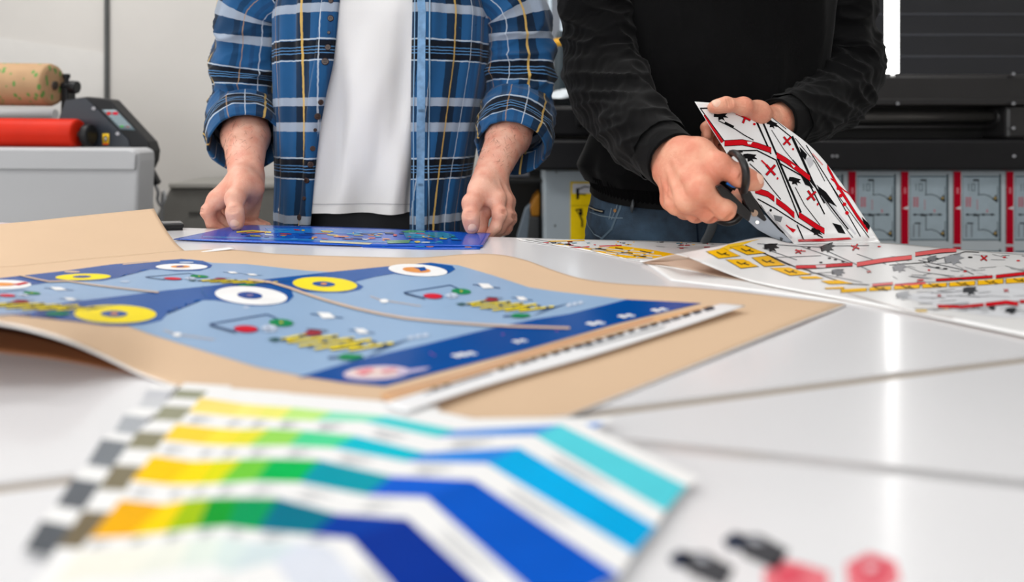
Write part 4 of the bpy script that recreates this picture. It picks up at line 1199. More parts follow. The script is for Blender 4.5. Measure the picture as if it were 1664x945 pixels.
# ================================================================ person in the plaid shirt
plaid = plaid_material('plaid_flannel', (30, 82, 130), (6, 9, 18))
D = 1.0
s1 = SDF()
XC, YC = -.275, 1.50
head1 = (XC, YC - .03, 1.63)
legs1 = [[Vector((XC - .09, YC, .86)), Vector((XC - .10, YC + .01, .48)), Vector((XC - .11, YC + .05, .1))], [Vector((XC + .09, YC, .86)), Vector((XC + .10, YC + .01, .48)), Vector((XC + .11, YC + .05, .1))]]
figure_core(s1, XC, YC, .93, 1.44, head1, legs1)
shL, elL = P(455, -62, 1.50), P(399, 182, 1.53)
shR, elR = P(805, -62, 1.48), P(846, 178, 1.49)
wL, wR = P(400, 278, 1.335), P(797, 286, 1.275)
for a, mid, b, w in ((Vector((XC - .19, 1.505, 1.395)), P(403, 50, 1.525), elL, wL), (Vector((XC + .19, 1.498, 1.395)), P(846, 50, 1.50), elR, wR)):
    s1.cone(Vector((XC, YC, 1.40)).lerp(a, .6), a, .045, .043, .02); s1.cone(a, mid, .043, .040, .015); s1.cone(mid, b, .040, .042, .015); s1.cone(b, b.lerp(w, .25), .045, .045, .02)
hl = SDF()
def fore(s, el, w, r0, r1, r2, side=Vector((1, 0, 0)), flat=.006):
    m = el.lerp(w, .45)
    for q in (-1, 1):
        s.cone(el + side * flat * q, m + side * flat * q * 1.2, r0, r1, .02); s.cone(m + side * flat * q * 1.2, w + side * flat * 1.5 * q, r1, r2, .02)
# his right hand, image left
fore(hl, elL, P(399, 276, 1.34), .040, .037, .0235)
JL = dict(wrist=[P(391, 284, 1.31), P(412, 292, 1.35)],
          thumb=[P(394, 302, 1.290), P(382, 322, 1.255), P(381.5, 345, 1.236), P(385, 364.5, 1.236)],
          fingers=[[P(352, 325, 1.295), P(338, 343, 1.284), P(345, 364, 1.290), P(360, 373, 1.295)],
                   [P(352, 322, 1.315), P(345, 347, 1.30), P(366, 364, 1.315), P(396, 371, 1.325)],
                   [P(366, 322, 1.34), P(372, 352, 1.345), P(396, 364, 1.345), P(428, 368, 1.345)],
                   [P(384, 322, 1.36), P(398, 345, 1.375), P(410, 358, 1.372), P(434, 366, 1.37)]])
hand(hl, JL, palm=.0185, fr=1.12)
hl.cone(P(408, 306, 1.31), P(398, 340, 1.335), .024, .016, .014)       # ball of the thumb and palm heel
hl.cone(P(412, 308, 1.34), P(411, 346, 1.345), .019, .012, .012)
nL = nail_of(JL['thumb'][2], JL['thumb'][3], Vector((-.02, -1, .45)), .0165, .0180, .34)
pass
# his left hand, image right
hr = SDF()
fore(hr, elR, P(798, 282, 1.285), .036, .034, .0225)
JR = dict(wrist=[P(788, 292, 1.265), P(806, 297, 1.285)],
          thumb=[P(782, 308, 1.240), P(767, 330, 1.208), P(765, 352, 1.192), P(767, 370.5, 1.193)],
          fingers=[[P(806, 324, 1.232), P(812, 347, 1.214), P(806, 368, 1.212), P(796, 381, 1.212)],
                   [P(818, 328, 1.258), P(824, 352, 1.244), P(812, 371, 1.24), P(795, 378, 1.238)],
                   [P(822, 330, 1.285), P(829, 354, 1.27), P(822, 372, 1.266), P(805, 380, 1.262)],
                   [P(820, 330, 1.305), P(830, 352, 1.298), P(825, 370, 1.29), P(810, 379, 1.286)]])
hand(hr, JR, palm=.0185, fr=1.1)
hr.cone(P(783, 306, 1.26), P(790, 345, 1.25), .021, .012, .012)
hr.cone(P(786, 352, 1.245), P(783, 376, 1.232), .010, .0095, .004)   # fingertip seen between thumb and index
nR = nail_of(JR['thumb'][2], JR['thumb'][3], Vector((0.05, -1, .45)), .0160, .0175, .34)
pass
body1 = figure_body('person', s1, [(hl, .00115, 2), (hr, .00115, 2), (figure_head((XC, YC + .01, 1.44), head1), .0032, 1)], [skin, nailm], 'person in blue plaid shirt over white t-shirt holding the blue card', 'person')
for n_ in (nL, nR): nail_part(n_, .0144, body1)
hair_part(head1, (62, 44, 32), body1); eyes(head1, body1)

tab1 = [(.76, -.298, 1.50, .190, .125), (.93, -.296, 1.50, .196, .128), (1.0, -.290, 1.50, .200, .130), (1.12, -.281, 1.50, .212, .134), (1.25, -.272, 1.50, .224, .138), (1.34, -.270, 1.50, .226, .138),
        (1.40, -.272, 1.50, .215, .130), (1.44, -.275, 1.505, .185, .112), (1.475, -.275, 1.51, .12, .085), (1.50, -.275, 1.51, .075, .07)]
tee = M('white_cotton', (228, 227, 228), rough=.85, spec=.2, var=.01, bump=.12, bscale=700)
def teepuff(z, p):
    f = max(0, math.cos(p)) ** .5 if math.cos(p) > 0 else 0
    w = .008 * math.sin(p * 9 + z * 7 + 1.2 * math.sin(z * 5)) + .006 * math.sin(p * 15 - z * 11 + 2) + .003 * noise.noise(Vector((p * 9, z * 12, 4)))
    return f * w * (.5 + 1.2 * max(0, (1.35 - z)) / .4)
zh = P(0, 348, 1.372).z
_t, TV, TF = torso_shell('t_shirt', tab1, zh, 1.485, tee, body1, grow=-.014, fold=.0025, puff=teepuff, nz=130, nu=180)
torso_shell('t_shirt_hem', tab1, zh - .0005, zh + .0125, tee, body1, grow=-.0125, fold=.0025, puff=teepuff, nz=6, nu=180)
decals('hem_stitching', TV, TF, [('line', ([(x, 331 + .6 * math.sin(x * .05)) for x in range(498, 690, 12)], 1.3, ink((186, 186, 190), .8), 1))], body1, gap=.0016)
# panel edges from the photo
def edge_phi(px, z, sgn):
    xc, yc, a, b = interp(tab1, z)
    x = (px - HX) / F * (yc - b * .93)
    s = max(-.98, min(.98, (x - xc) / a))
    return math.copysign(math.asin(min(1, abs(s) ** (1 / .85))), s)
def lerp_tab(t, y):
    for (a, va), (b, vb) in zip(t, t[1:]):
        if y <= b: return va + (vb - va) * max(0, (y - a)) / (b - a)
    return t[-1][1]
LE = [(-60, 566), (0, 551), (100, 541), (200, 523), (300, 511), (370, 503), (480, 490)]
RE = [(-60, 662), (0, 671), (200, 669), (370, 668), (480, 668)]
def zy(z): return HY + (CZ - z) * F / 1.37
def ph(z):
    y = zy(z); return (edge_phi(lerp_tab(LE, y), z, -1), edge_phi(lerp_tab(RE, y), z, 1) - 2 * math.pi)
def shirtfold(z, p):
    c = math.cos(p)
    return (.005 * math.sin(p * 13 + z * 6) + .003 * math.sin(p * 29 - z * 9)) * max(0, c) + .006 * max(0, c) * (math.sin(p) ** 2)
so, SV, SF = torso_shell('plaid_shirt', tab1, .80, 1.485, plaid, body1, phis=ph, nz=120, nu=200, fold=.0035, seed=3.3, puff=shirtfold, uoff=.0)
denimb = M('placket_blue', (62, 108, 156), rough=.85, var=.12, vscale=60)
# front plackets: strips following the panel edges
def placket(name, tabE, w, mat, side):
    V = []; U = []; n = 90
    for i in range(n):
        z = .80 + (1.46 - .80) * i / (n - 1); xc, yc, a, b = interp(tab1, z)
        e = edge_phi(lerp_tab(tabE, zy(z)), z, 0)
        for k in range(5):
            p = e + side * w * k / 4 / (a * 1.0) ; g = .0065 + (.0015 if 0 < k < 4 else -.003)
            s, c = math.sin(p), math.cos(p)
            V.append(Vector((xc + (a + g + shirtfold(z, p)) * math.copysign(abs(s) ** .85, s), yc - (b + g + shirtfold(z, p)) * abs(c) ** .85, z)))
            U.append((.19 * p * 1.0 + (.0 if side < 0 else 0), z))
    F_ = [(i * 5 + k, i * 5 + k + 1, (i + 1) * 5 + k + 1, (i + 1) * 5 + k) for i in range(n - 1) for k in range(4)]
    uv = [U[v] for f in F_ for v in f]
    o = meshobj(name, V, F_, mat, body1, uv=uv)
    md_ = o.modifiers.new('thick', 'SOLIDIFY'); md_.thickness = .0014; md_.offset = -1
    return o, V, F_
pR, PRV, PRF = placket('placket', RE, .034, plaid, 1)
pL, PLV, PLF = placket('placket', LE, .030, plaid, -1)
trimf = M('faded_edge', (112, 150, 188), rough=.85, var=.15, vscale=90)
decals('edge_trim', PRV, PRF, [('line', ([(lerp_tab(RE, y) + 15, y) for y in range(-20, 420, 40)], 13, trimf, 1)), ('line', ([(lerp_tab(RE, y) + 27, y) for y in range(-20, 420, 20)], 2.2, ink((150, 180, 208), .8), 2)),
       ('line', ([(lerp_tab(RE, y) + 4, y) for y in range(-20, 420, 20)], 1.6, ink((130, 164, 196), .8), 2))], body1, gap=.0013)
btm = M('brown_button', (58, 38, 32), rough=.35, var=.2, vscale=200)
bv = BVHTree.FromPolygons(PLV, PLF)
for i, (x, y, r) in enumerate([(542, 2, 4), (541.5, 30, 5), (538.5, 53, 2.6), (537, 77, 5), (532.5, 100, 6), (525, 166, 4.6), (520, 189, 5.4), (516, 211, 3), (512, 241, 4.4), (508.5, 267, 5), (503, 293, 4.6), (499.5, 322, 3.4), (491.5, 353, 5)]):
    d = (P(x - 4, y, 1) - CAM).normalized(); h = bv.ray_cast(CAM, d)
    if h[0] is None: continue
    p, n = h[0], h[1]; n = n if n.dot(CAM - p) > 0 else -n
    R_ = r / F * p.y
    bm = bmesh.new(); a_cyl(bm, p + n * .0002, p + n * .0026, R_, n=20); a_cyl(bm, p + n * .0026, p + n * .0034, R_, r2=R_ * .8, n=20)
    bo = bmobj('button', bm, btm, body1)
    if r > 4.5:
        bm = bmesh.new()
        for q in range(4):
            c = p + n * .0034 + Vector((math.cos(q * 1.571 + .78), 0, math.sin(q * 1.571 + .78))) * R_ * .35
            a_cyl(bm, c, c + n * .0006, R_ * .13, n=8)
        bmobj('button_holes', bm, ink((20, 14, 12)), bo)
# chest pocket outline on the right panel
pk_ = [(722, -50), (722, 28), (757, 52), (790, 26), (790, -50)]
stit = ink((28, 66, 108), .8)
decals('pocket_seam', SV, SF, [('line', (pk_, 2.4, stit, 1))], body1, gap=.0012)
# sleeves (upper arm to the rolled part) and rolled cuffs
slL = [Vector((XC - .05, 1.505, 1.432)), Vector((XC - .14, 1.505, 1.425)), Vector((XC - .225, 1.507, 1.402)), P(414, 18, 1.515), P(407, 75, 1.525), P(401, 130, 1.53), P(399, 180, 1.52), P(399, 214, 1.47)]
sleeve('sleeve', slL, [.050, .062, .068, .070, .072, .0715, .068, .060], plaid, body1, amp=[.001, .002, .003, .006, .009, .012, .009, .003], seed=2.0, uoff=.085, voff=.262, turn=0, up=(0.1, 1, .05), nv=150)
sleeve('rolled_cuff', [P(400, 183, 1.525), P(399, 205, 1.485), P(399, 222, 1.45), P(399.5, 233, 1.43)], [.0770, .0785, .0775, .0715], plaid, body1, nv=50, amp=[.004, .005, .004, .003], f_ax=30, seed=6, uoff=.085, voff=.178)
slR = [Vector((XC + .05, 1.505, 1.432)), Vector((XC + .14, 1.502, 1.425)), Vector((XC + .225, 1.495, 1.402)), P(835, 18, 1.495), P(843, 72, 1.50), P(845, 120, 1.495), P(842, 175, 1.48), P(837, 212, 1.43)]
sleeve('sleeve', slR, [.050, .062, .068, .069, .069, .069, .066, .058], plaid, body1, amp=[.001, .002, .003, .006, .009, .012, .009, .003], seed=12.0, uoff=.02, voff=.262, turn=0, up=(0.1, 1, .05), nv=150)
sleeve('rolled_cuff', [P(843, 178, 1.478), P(839, 203, 1.44), P(834, 226, 1.41), P(831, 240, 1.39)], [.0755, .0775, .0765, .070], plaid, body1, nv=50, amp=[.004, .005, .004, .003], f_ax=30, seed=16, uoff=.03, voff=.178)
# shirt collar, trousers, shoes
dkp = M('black_trousers', (26, 27, 32), rough=.85, var=.1, vscale=30)
tabp = [(.80, -.292, 1.50, .174, .096), (.93, -.290, 1.50, .168, .086), (1.02, -.288, 1.50, .150, .072)]
torso_shell('trousers', tabp, .80, 1.0, dkp, body1, fold=.003, grow=.0, nz=30, nu=90)
for k, sx in enumerate((-1, 1)):
    l = legs1[k]
    sleeve('trouser_leg', [Vector((XC - .012 + sx * .088, YC, .86)), l[1], l[2] + Vector((0, 0, -.02))], [.105, .082, .07], dkp, body1, nv=60, nu=48, amp=[.002, .006, .006], seed=k * 3)
    shoe(l[2].x, l[2].y, body1, M('dark_shoe', (40, 38, 38), rough=.5))
    # fabric bridge between seat and legs
torso_shell('collar', [(1.44, XC, 1.505, .10, .085), (1.50, XC, 1.505, .085, .075)], 1.45, 1.50, plaid, body1, phis=lambda z: (-.5, .5 - 2 * math.pi), nz=12, nu=60, fold=.001)

# ================================================================ person in the black sweatshirt
s2 = SDF()
XC2, YC2 = .37, 1.42
head2 = (.43, 1.38, 1.66)
legs2 = [[Vector((XC2 - .095, YC2, .86)), Vector((XC2 - .11, YC2 + .01, .48)), Vector((XC2 - .12, YC2 + .05, .1))], [Vector((XC2 + .095, YC2, .86)), Vector((XC2 + .11, YC2 + .01, .48)), Vector((XC2 + .12, YC2 + .05, .1))]]
figure_core(s2, .385, YC2, .93, 1.46, head2, legs2)
sh2, el2, w2 = Vector((.235, 1.42, 1.405)), P(985, 128, 1.36), P(1095, 258, 1.075)
sh3, el3, w3 = Vector((.60, 1.42, 1.405)), P(1362, 140, 1.385), P(1258, 204, 1.22)
for a, b, w in ((sh2, el2, w2), (sh3, el3, w3)):
    s2.cone(Vector((.41, YC2, 1.40)).lerp(a, .6), a, .05, .05, .03); s2.cone(a, b, .043, .04, .02); s2.cone(b, b.lerp(w, .6), .042, .034, .02)
hs = SDF()      # cutting hand
fore(hs, P(1036, 218, 1.2), P(1092, 262, 1.078), .030, .031, .0265, side=Vector((.5, 0, .85)), flat=.009)
JS = dict(wrist=[P(1110, 250, 1.055), P(1096, 286, 1.06)],
          thumb=[P(1134, 251, 1.03), P(1168, 269, 1.0), P(1202, 285, .992), P(1227, 296.5, 1.0)],
          fingers=[[P(1139, 309, .985), P(1178, 341, .985), P(1191, 330, 1.02), P(1198, 316, 1.045)],
                   [P(1118, 327, 1.0), P(1152, 345, 1.005), P(1176, 345, 1.035), P(1195, 334, 1.06)],
                   [P(1102, 331, 1.03), P(1130, 346, 1.035), P(1152, 348, 1.06), P(1176, 344, 1.08)],
                   [P(1094, 326, 1.06), P(1112, 343, 1.07), P(1130, 346, 1.09), P(1152, 346, 1.10)]])
hand(hs, JS, palm=.0235, fr=1.22, kf=.005)
hs.cone(P(1125, 262, 1.04), P(1140, 300, 1.0), .022, .016, .014)
hs.cone(P(1150, 270, 1.02), P(1150, 300, 1.0), .015, .012, .012)
for f in JS['fingers'][:3]: hs.ball(f[0] + Vector((0, -.003, .002)), .0148, .005)
nS = nail_of(JS['thumb'][2], JS['thumb'][3], Vector((.25, -.8, .55)), .0155, .0175, .30)
pass
hh = SDF()      # hand holding the lifted sheet
fore(hh, P(1306, 190, 1.28), P(1262, 201, 1.222), .028, .029, .025, side=Vector((0, 0, 1)), flat=.006)
JH = dict(wrist=[P(1246, 194, 1.205), P(1246, 214, 1.215)],
          thumb=[P(1232, 183, 1.175), P(1208, 172.5, 1.146), P(1180, 170, 1.134), P(1159, 174.5, 1.131)],
          fingers=[[P(1200, 190, 1.205), P(1163, 192, 1.20), P(1147, 207, 1.192), P(1149, 222, 1.182)],
                   [P(1200, 202, 1.22), P(1166, 205, 1.225), P(1149, 219, 1.217), P(1153, 235, 1.205)],
                   [P(1202, 214, 1.23), P(1172, 220, 1.24), P(1157, 232, 1.232), P(1163, 248, 1.222)],
                   [P(1206, 224, 1.235), P(1182, 234, 1.245), P(1170, 244, 1.24), P(1176, 256, 1.23)]])
hand(hh, JH, palm=.0175, fr=.93)
nH = nail_of(JH['thumb'][2], JH['thumb'][3], Vector((-.05, -.7, .75)), .0155, .017, .32)
pass
body2 = figure_body('person', s2, [(hs, .00115, 2), (hh, .00115, 2), (figure_head((.385, YC2 + .01, 1.46), head2), .0032, 1)], [skin2, nailm], 'person in black sweatshirt and jeans cutting a sheet with scissors', 'person')
nail_part(nS, .0156, body2); nail_part(nH, .0121, body2)
hair_part(head2, (36, 30, 28), body2); eyes(head2, body2)
blackc = M('black_fleece', (6, 6, 7), rough=.7, spec=.06, var=.12, vscale=30, bump=.15, bscale=600, sheen=.06)
tab2 = [(.94, .357, 1.42, .192, .122), (.985, .357, 1.42, .198, .126), (1.035, .360, 1.42, .218, .138), (1.10, .372, 1.42, .212, .134), (1.22, .40, 1.42, .212, .134), (1.36, .42, 1.42, .218, .136), (1.42, .42, 1.42, .205, .128),
        (1.46, .42, 1.42, .17, .105), (1.49, .42, 1.42, .11, .085), (1.51, .42, 1.42, .075, .07)]
def swp(z, p): return .008 * math.exp(-((z - 1.03) / .03) ** 2) * math.sin(p * 7 + 1) + .005 * math.sin(p * 5 + z * 22) * max(0, math.cos(p))
torso_shell('sweatshirt', tab2, 1.006, 1.505, blackc, body2, fold=.007, foldf=(3, 3, 4), seed=5, tilt=.012, puff=swp)
torso_shell('sweatshirt_hem', tab2, .986, 1.02, M('black_rib', (6, 6, 7), rough=.85, spec=.06, var=.1, bump=.2, bscale=300), body2, grow=-.003, fold=.001, tilt=.018, nz=16, puff=lambda z, p: .0009 * math.sin(p * 120), nu=480)
sleeve('sleeve', [Vector((.37, 1.42, 1.452)), Vector((.28, 1.42, 1.442)), Vector((.205, 1.415, 1.41)), P(974, 0, 1.405), P(976, 55, 1.392), P(982, 120, 1.35), P(1012, 180, 1.26), P(1052, 226, 1.16), P(1077, 246, 1.115)], [.052, .066, .074, .0765, .0765, .078, .066, .056, .050], blackc, body2, nv=170, nu=120,
       amp=[.001, .002, .003, .006, .0078, .0092, .0085, .0065, .0035], f_ax=21, seed=21, turn=0, skew=3.2)
sleeve('sleeve_cuff', [P(1068, 240, 1.13), P(1080, 249, 1.108), P(1090, 257, 1.09), P(1097, 262, 1.078)], [.049, .0475, .0465, .0455], blackc, body2, nv=40, nu=160, amp=[.001, .0015, .001, .001], f_ax=20, seed=23)
sleeve('sleeve', [Vector((.47, 1.42, 1.452)), Vector((.56, 1.42, 1.442)), Vector((.632, 1.42, 1.41)), P(1357, 0, 1.42), P(1358, 55, 1.42), P(1362, 110, 1.41), P(1352, 155, 1.36), P(1318, 182, 1.29), P(1278, 196, 1.24)], [.052, .066, .072, .0735, .0735, .073, .068, .054, .046], blackc, body2, nv=170, nu=120,
       amp=[.001, .002, .003, .006, .0078, .0092, .0085, .0065, .0035], f_ax=21, seed=31, turn=0, skew=3.2)
sleeve('sleeve_cuff', [P(1290, 193, 1.255), P(1274, 197, 1.235), P(1260, 199, 1.220)], [.044, .0425, .042], blackc, body2, nv=30, nu=120, amp=[.001, .001, .001], seed=33)
denim = M('blue_denim', (60, 84, 106), rough=.85, var=.1, vscale=13, bump=.5, bscale=500, col2=(17, 27, 39))
tabj = [(.80, .357, 1.42, .207, .128), (.90, .357, 1.42, .206, .128), (.96, .357, 1.42, .198, .122), (1.0, .357, 1.42, .194, .118)]
def jf(z, p): return .006 * (ridged(math.sin(p) * 2, math.cos(p) * 2, z * 22) - .4) * max(0, min(1, (.99 - z) / .05))
jo, JV, JF = torso_shell('jeans', tabj, .80, 1.0, denim, body2, fold=.002, grow=.0, nz=60, nu=160, tilt=.02, puff=jf)
torso_shell('belt', tabj, .981, 1.008, M('black_leather', (7, 7, 8), rough=.7, spec=.12, var=.1), body2, grow=.004, fold=.001, tilt=.022, nz=10, nu=120)
for k, sx in enumerate((-1, 1)):
    l = legs2[k]
    sleeve('jeans_leg', [Vector((XC2 - .012 + sx * .098, YC2, .86)), l[1], l[2] + Vector((0, 0, -.02))], [.112, .085, .07], denim, body2, nv=60, nu=48, amp=[.002, .006, .006], seed=k * 5)
    shoe(l[2].x, l[2].y, body2, M('dark_shoe', (40, 38, 38), rough=.5))
th_ = ink((112, 128, 140), .8); zipm = ink((150, 140, 120), .4); dkd = ink((22, 32, 46), .8)
decals('pocket_stitching', JV, JF, [('line', ([(952, 342), (975, 350), (1000, 354), (1012, 354)], 1.6, th_, 1)), ('line', ([(1006, 320), (1002, 338), (994, 356)], 1.2, th_, 1)), ('line', ([(994, 338), (990, 356)], 1.2, th_, 1)), ('line', ([(953, 350), (956, 366), (966, 380), (980, 388)], 1.4, th_, 1))], body2, gap=.0012)
decals('pocket_seam', JV, JF, [('line', ([(1012, 320), (1008, 338), (1000, 356), (994, 372), (980, 386), (974, 392)], 3.2, ink((90, 108, 122), .8), 1))], body2, gap=.0012)
decals('pocket_zipper', JV, JF, [('line', ([(957, 336), (968, 341), (981, 344)], 6, dkd, 1)), ('line', ([(958, 336), (968, 340.5), (980, 343.5)], 2, zipm, 2))], body2, gap=.0012)
decals('rivet', JV, JF, [('ell', ((1000, 342), 2.4, 3, ink((150, 110, 70), .4), 2))], body2, gap=.0012)
decals('rivet', JV, JF, [('ell', ((1020, 332), 3, 3, ink((150, 110, 70), .4), 2))], body2, gap=.0012)
decals('fly_seam', JV, JF, [('line', ([(1131, 346), (1134, 392)], 3, dkd, 1))], body2, gap=.0012)
bj = BVHTree.FromPolygons(JV, JF)
def onj(x, y, up):
    d = (P(x, y, 1) - CAM).normalized(); h = bj.ray_cast(CAM, d)
    if h[0] is None: h = bj.find_nearest(P(x, y, 1.3))
    n = h[1] if h[1].dot(CAM - h[0]) > 0 else -h[1]
    return h[0] + n * up
gl_ = M('grey_leather', (74, 78, 82), rough=.5, var=.08)
o = tube('belt_loop', [onj(1037, 306, .009), onj(1034, 318, .010), onj(1031, 330, .010), onj(1028, 340, .006)], .0075, gl_, body2, n=24, seg=12, flat=.35, up=(1, 0, 0))
tube('belt_strap', [onj(1134, 349, .006), onj(1147, 351, .014), onj(1153, 362, .016), onj(1150, 376, .014), onj(1144, 392, .010), onj(1142, 402, .008)], .0085, gl_, body2, n=40, seg=12, flat=.3, up=(0, -1, 0))

# forearm hair of the man in plaid
def arm_hair(el, w, seed, lo, hi):
    random.seed(seed); V = []; F_ = []
    me = body1.data; ax = (w - el).normalized(); cand = []
    co_ = np.empty(len(me.vertices) * 3); me.vertices.foreach_get('co', co_); co_ = co_.reshape(-1, 3)
    no_ = np.empty(len(me.vertices) * 3); me.vertices.foreach_get('normal', no_); no_ = no_.reshape(-1, 3)
    t = (co_ - np.array(el)) @ np.array(ax); L = (w - el).length
    d = np.linalg.norm(co_ - np.array(el) - t[:, None] * np.array(ax), axis=1)
    idx = np.where((t > lo * L) & (t < hi * L) & (d < .06) & (no_[:, 1] < -.1))[0]
    for k in random.sample(list(idx), min(110, len(idx))):
        p = Vector(co_[k]); n = Vector(no_[k]); side = n.cross(ax) * random.uniform(-.7, .7)
        g = (ax + side).normalized(); l = random.uniform(.008, .018); b = len(V); x = n.cross(g).normalized()
        for q in range(4):
            u = q / 3; c = p + g * l * u + n * (.0012 * math.sin(u * 2.6) + .0002) + side * .004 * u * u; r = .00022 * (1 - .7 * u)
            V += [c + x * r, c - x * r * .5 + n * r, c - x * r * .5 - n * r]
            if q:
                for m in range(3): F_.append((b + (q - 1) * 3 + m, b + (q - 1) * 3 + (m + 1) % 3, b + q * 3 + (m + 1) % 3, b + q * 3 + m))
    o = meshobj('arm_hair', V, F_, M('arm_hair', (96, 62, 44), rough=.6), body1); o['kind'] = 'stuff'
arm_hair(elL, P(399, 276, 1.34), 4, .3, 1.0); arm_hair(elR, P(798, 282, 1.285), 5, .3, 1.0)
# ================================================================ blue cards held by the man in plaid
cb = M('card_blue', (14, 82, 190), rough=.16, var=.06, vscale=8, spec=.4)
def art_card(s, region, n, seed):
    """scattered small marks of the printed game-board like card"""
    random.seed(seed)
    L0_, L1_, R0_, R1_ = region
    def at_(u, v):
        a = Vector(L0_).lerp(Vector(R0_), u); b = Vector(L1_).lerp(Vector(R1_), u); return a.lerp(b, v)
    cols = [(214, 190, 60), (40, 150, 200), (28, 60, 140), (180, 40, 50), (40, 120, 80), (200, 210, 220), (20, 40, 90), (60, 140, 220), (230, 140, 60)]
    for i in range(n):
        u, v = random.random() * .94 + .03, random.random() * .9 + .05
        p = at_(u, v); w = random.uniform(3, 22); h = random.uniform(.6, 1.6); k = random.choice(cols)
        if random.random() < .3: s.ell(p, w * .35, h, ink(k, .2), 2 + i % 3, 12)
        else: s.poly([(p.x, p.y - h), (p.x + w, p.y - h * .4), (p.x + w + 3, p.y + h), (p.x + 2, p.y + h * .6)], ink(k, .2), 2 + i % 3)
c2 = Sheet(.0012)
c2.grid(patch_grid([[T(560, 388, .0016), T(680, 391, .0016), T(786, 391, .0018)], [T(590, 400.5, .0014), T(690, 404, .0014), T(780, 403.5, .0016)]], 20, 6), cb)
art_card(c2, ((570, 396), (590, 400), (770, 399), (770, 402)), 14, 5)
tag(c2.build('printed_card', None), 'lower blue printed card sticking out under the upper one', 'card')
c1 = Sheet(.0012)
c1.grid(patch_grid([[T(330, 378, .003), T(392, 366, .004), T(480, 366.5, .003), T(600, 370, .003), T(700, 374, .004), T(797, 378, .006)],
                    [T(282, 388, .003), T(360, 391, .0032), T(450, 393.5, .0032), T(590, 398, .0032), T(690, 398.5, .0032), T(784, 399.5, .0034)]], 60, 14), cb)
c1.line([(385, 377), (410, 375), (440, 377.5)], 5, ink((222, 196, 50), .2), 2, 2.4); c1.line([(392, 379), (432, 377)], 3, ink((200, 120, 40), .2), 3, 1.2)
c1.poly([(330, 383), (560, 390), (720, 393), (720, 395.5), (560, 393), (330, 386)], ink((30, 120, 200), .2), 1)
c1.poly([(430, 370), (560, 372), (640, 377), (560, 380), (440, 378)], ink((26, 116, 206), .2), 1)
c1.poly([(655, 378), (720, 377), (740, 382), (735, 386), (660, 387)], ink((44, 130, 170), .2), 2)
c1.poly([(650, 376), (668, 374), (692, 375.5), (690, 377.5), (660, 378)], ink((60, 150, 90), .2), 3)
c1.ell((642, 382.5), 3.4, 1.6, ink((190, 40, 60), .2), 4)
c1.poly([(520, 391), (606, 395), (600, 397.6), (520, 394)], ink((206, 200, 160), .2), 3); c1.poly([(628, 391), (668, 390), (664, 395), (630, 396)], ink((90, 150, 110), .2), 3)
art_card(c1, ((420, 371), (330, 386), (770, 381), (740, 396)), 80, 11)
tag(c1.build('printed_card', None, cell=12), 'glossy blue printed card held by its corners on the table', 'card')

# ================================================================ printed sign sheets
sgn = M('sign_sheet_white', (238, 238, 238), rough=.22, var=.01, spec=.5)
sgb = M('sheet_underside_tan', (196, 170, 150), rough=.6)
blk1 = ink((20, 20, 22), .3); red1 = ink((204, 18, 32), .25); yel1 = ink((242, 186, 16), .3); gry1 = ink((120, 122, 126), .3); pnk1 = ink((226, 120, 116), .3)
sa = Sheet(.0006)
sa.grid(patch_grid([[T(838, 387, .0012), T(950, 388.8, .0012), T(1060, 391, .0012), T(1160, 394.5, .0012), T(1275, 399, .0012)], [T(846, 390, .0012), T(940, 404, .0012), T(1045, 426, .0012), T(1160, 446, .0012), T(1290, 470, .0012)]], 50, 14), sgn, sgb)
random.seed(9)
sa.poly([(945, 403), (1012, 399.5), (1060, 406), (1098, 413), (1060, 420), (1015, 419)], yel1, 1)
for a, b in (((960, 406), (1075, 416)), ((985, 411), (1060, 418.5)), ((958, 402), (1062, 411)), ((990, 401), (960, 406)), ((1030, 405), (1000, 414)), ((1062, 409), (1034, 418))): sa.line([a, b], 2.2, sgn, 2, 1.4)
for a, b in (((968, 404), (985, 406)), ((1000, 403), (1012, 405)), ((1010, 410), (1028, 412)), ((1040, 408), (1056, 411)), ((1030, 416), (1050, 417))): sa.line([a, b], 2, blk1, 3, 1.2)
for p in ([(922, 402), (958, 400), (958, 401.6), (925, 403.6)], [(973, 399), (1010, 398), (1010, 399.4), (975, 400.4)]): sa.poly(p, red1, 1)
for q in range(60):
    x = random.uniform(880, 1180); y = 389.5 + (x - 838) * .012 + random.random() * (8 if x < 1000 else 14); w = random.uniform(2, 11)
    if 940 < x < 1100 and y > 398: continue
    sa.poly([(x, y), (x + w, y - .4), (x + w, y + .9), (x + 1, y + 1.1)], random.choice([red1, blk1, blk1, gry1, yel1, ink((60, 120, 140))]), 2)
for p in ([(889, 391.5), (950, 390), (950, 391.4), (893, 393)], [(900, 397), (918, 396), (916, 398)]): sa.poly(p, yel1, 2)
for a, b in (((855, 389.5), (1040, 424)), ((870, 389), (1060, 420)), ((1066, 400), (1080, 401.5)), ((1100, 402), (1118, 402.5))): sa.line([a, b], 1.2, ink((150, 150, 150)), 2, .8)
tag(sa.build('sign_sheet', None, cell=12), 'flat printed sheet with yellow labels lying in front of the jeans', 'print')

sb = Sheet(.0006)
G0 = patch_grid([[T(1098, 412.5, .024), T(1172, 398.5, .026), T(1240, 385, .026), T(1290, 395.5, .010), T(1360, 394, .008), T(1430, 393.5, .008), T(1550, 404, .006), T(1664, 413, .004), T(1790, 424, .004)],
                 [T(1110, 415, .026), T(1150, 421, .020), T(1215, 424, .009), T(1280, 425, .005), T(1340, 430, .004), T(1430, 437, .003), T(1550, 450, .003), T(1664, 462, .003), T(1790, 474, .003)],
                 [T(1122, 418.5, .024), T(1160, 434.5, .013), T(1206, 452, .004), T(1244, 462, .003), T(1300, 473, .003), T(1382, 488, .003), T(1500, 511, .003), T(1664, 545, .003), T(1790, 571, .003)]], 110, 34)
sb.grid(G0, sgn, sgb)
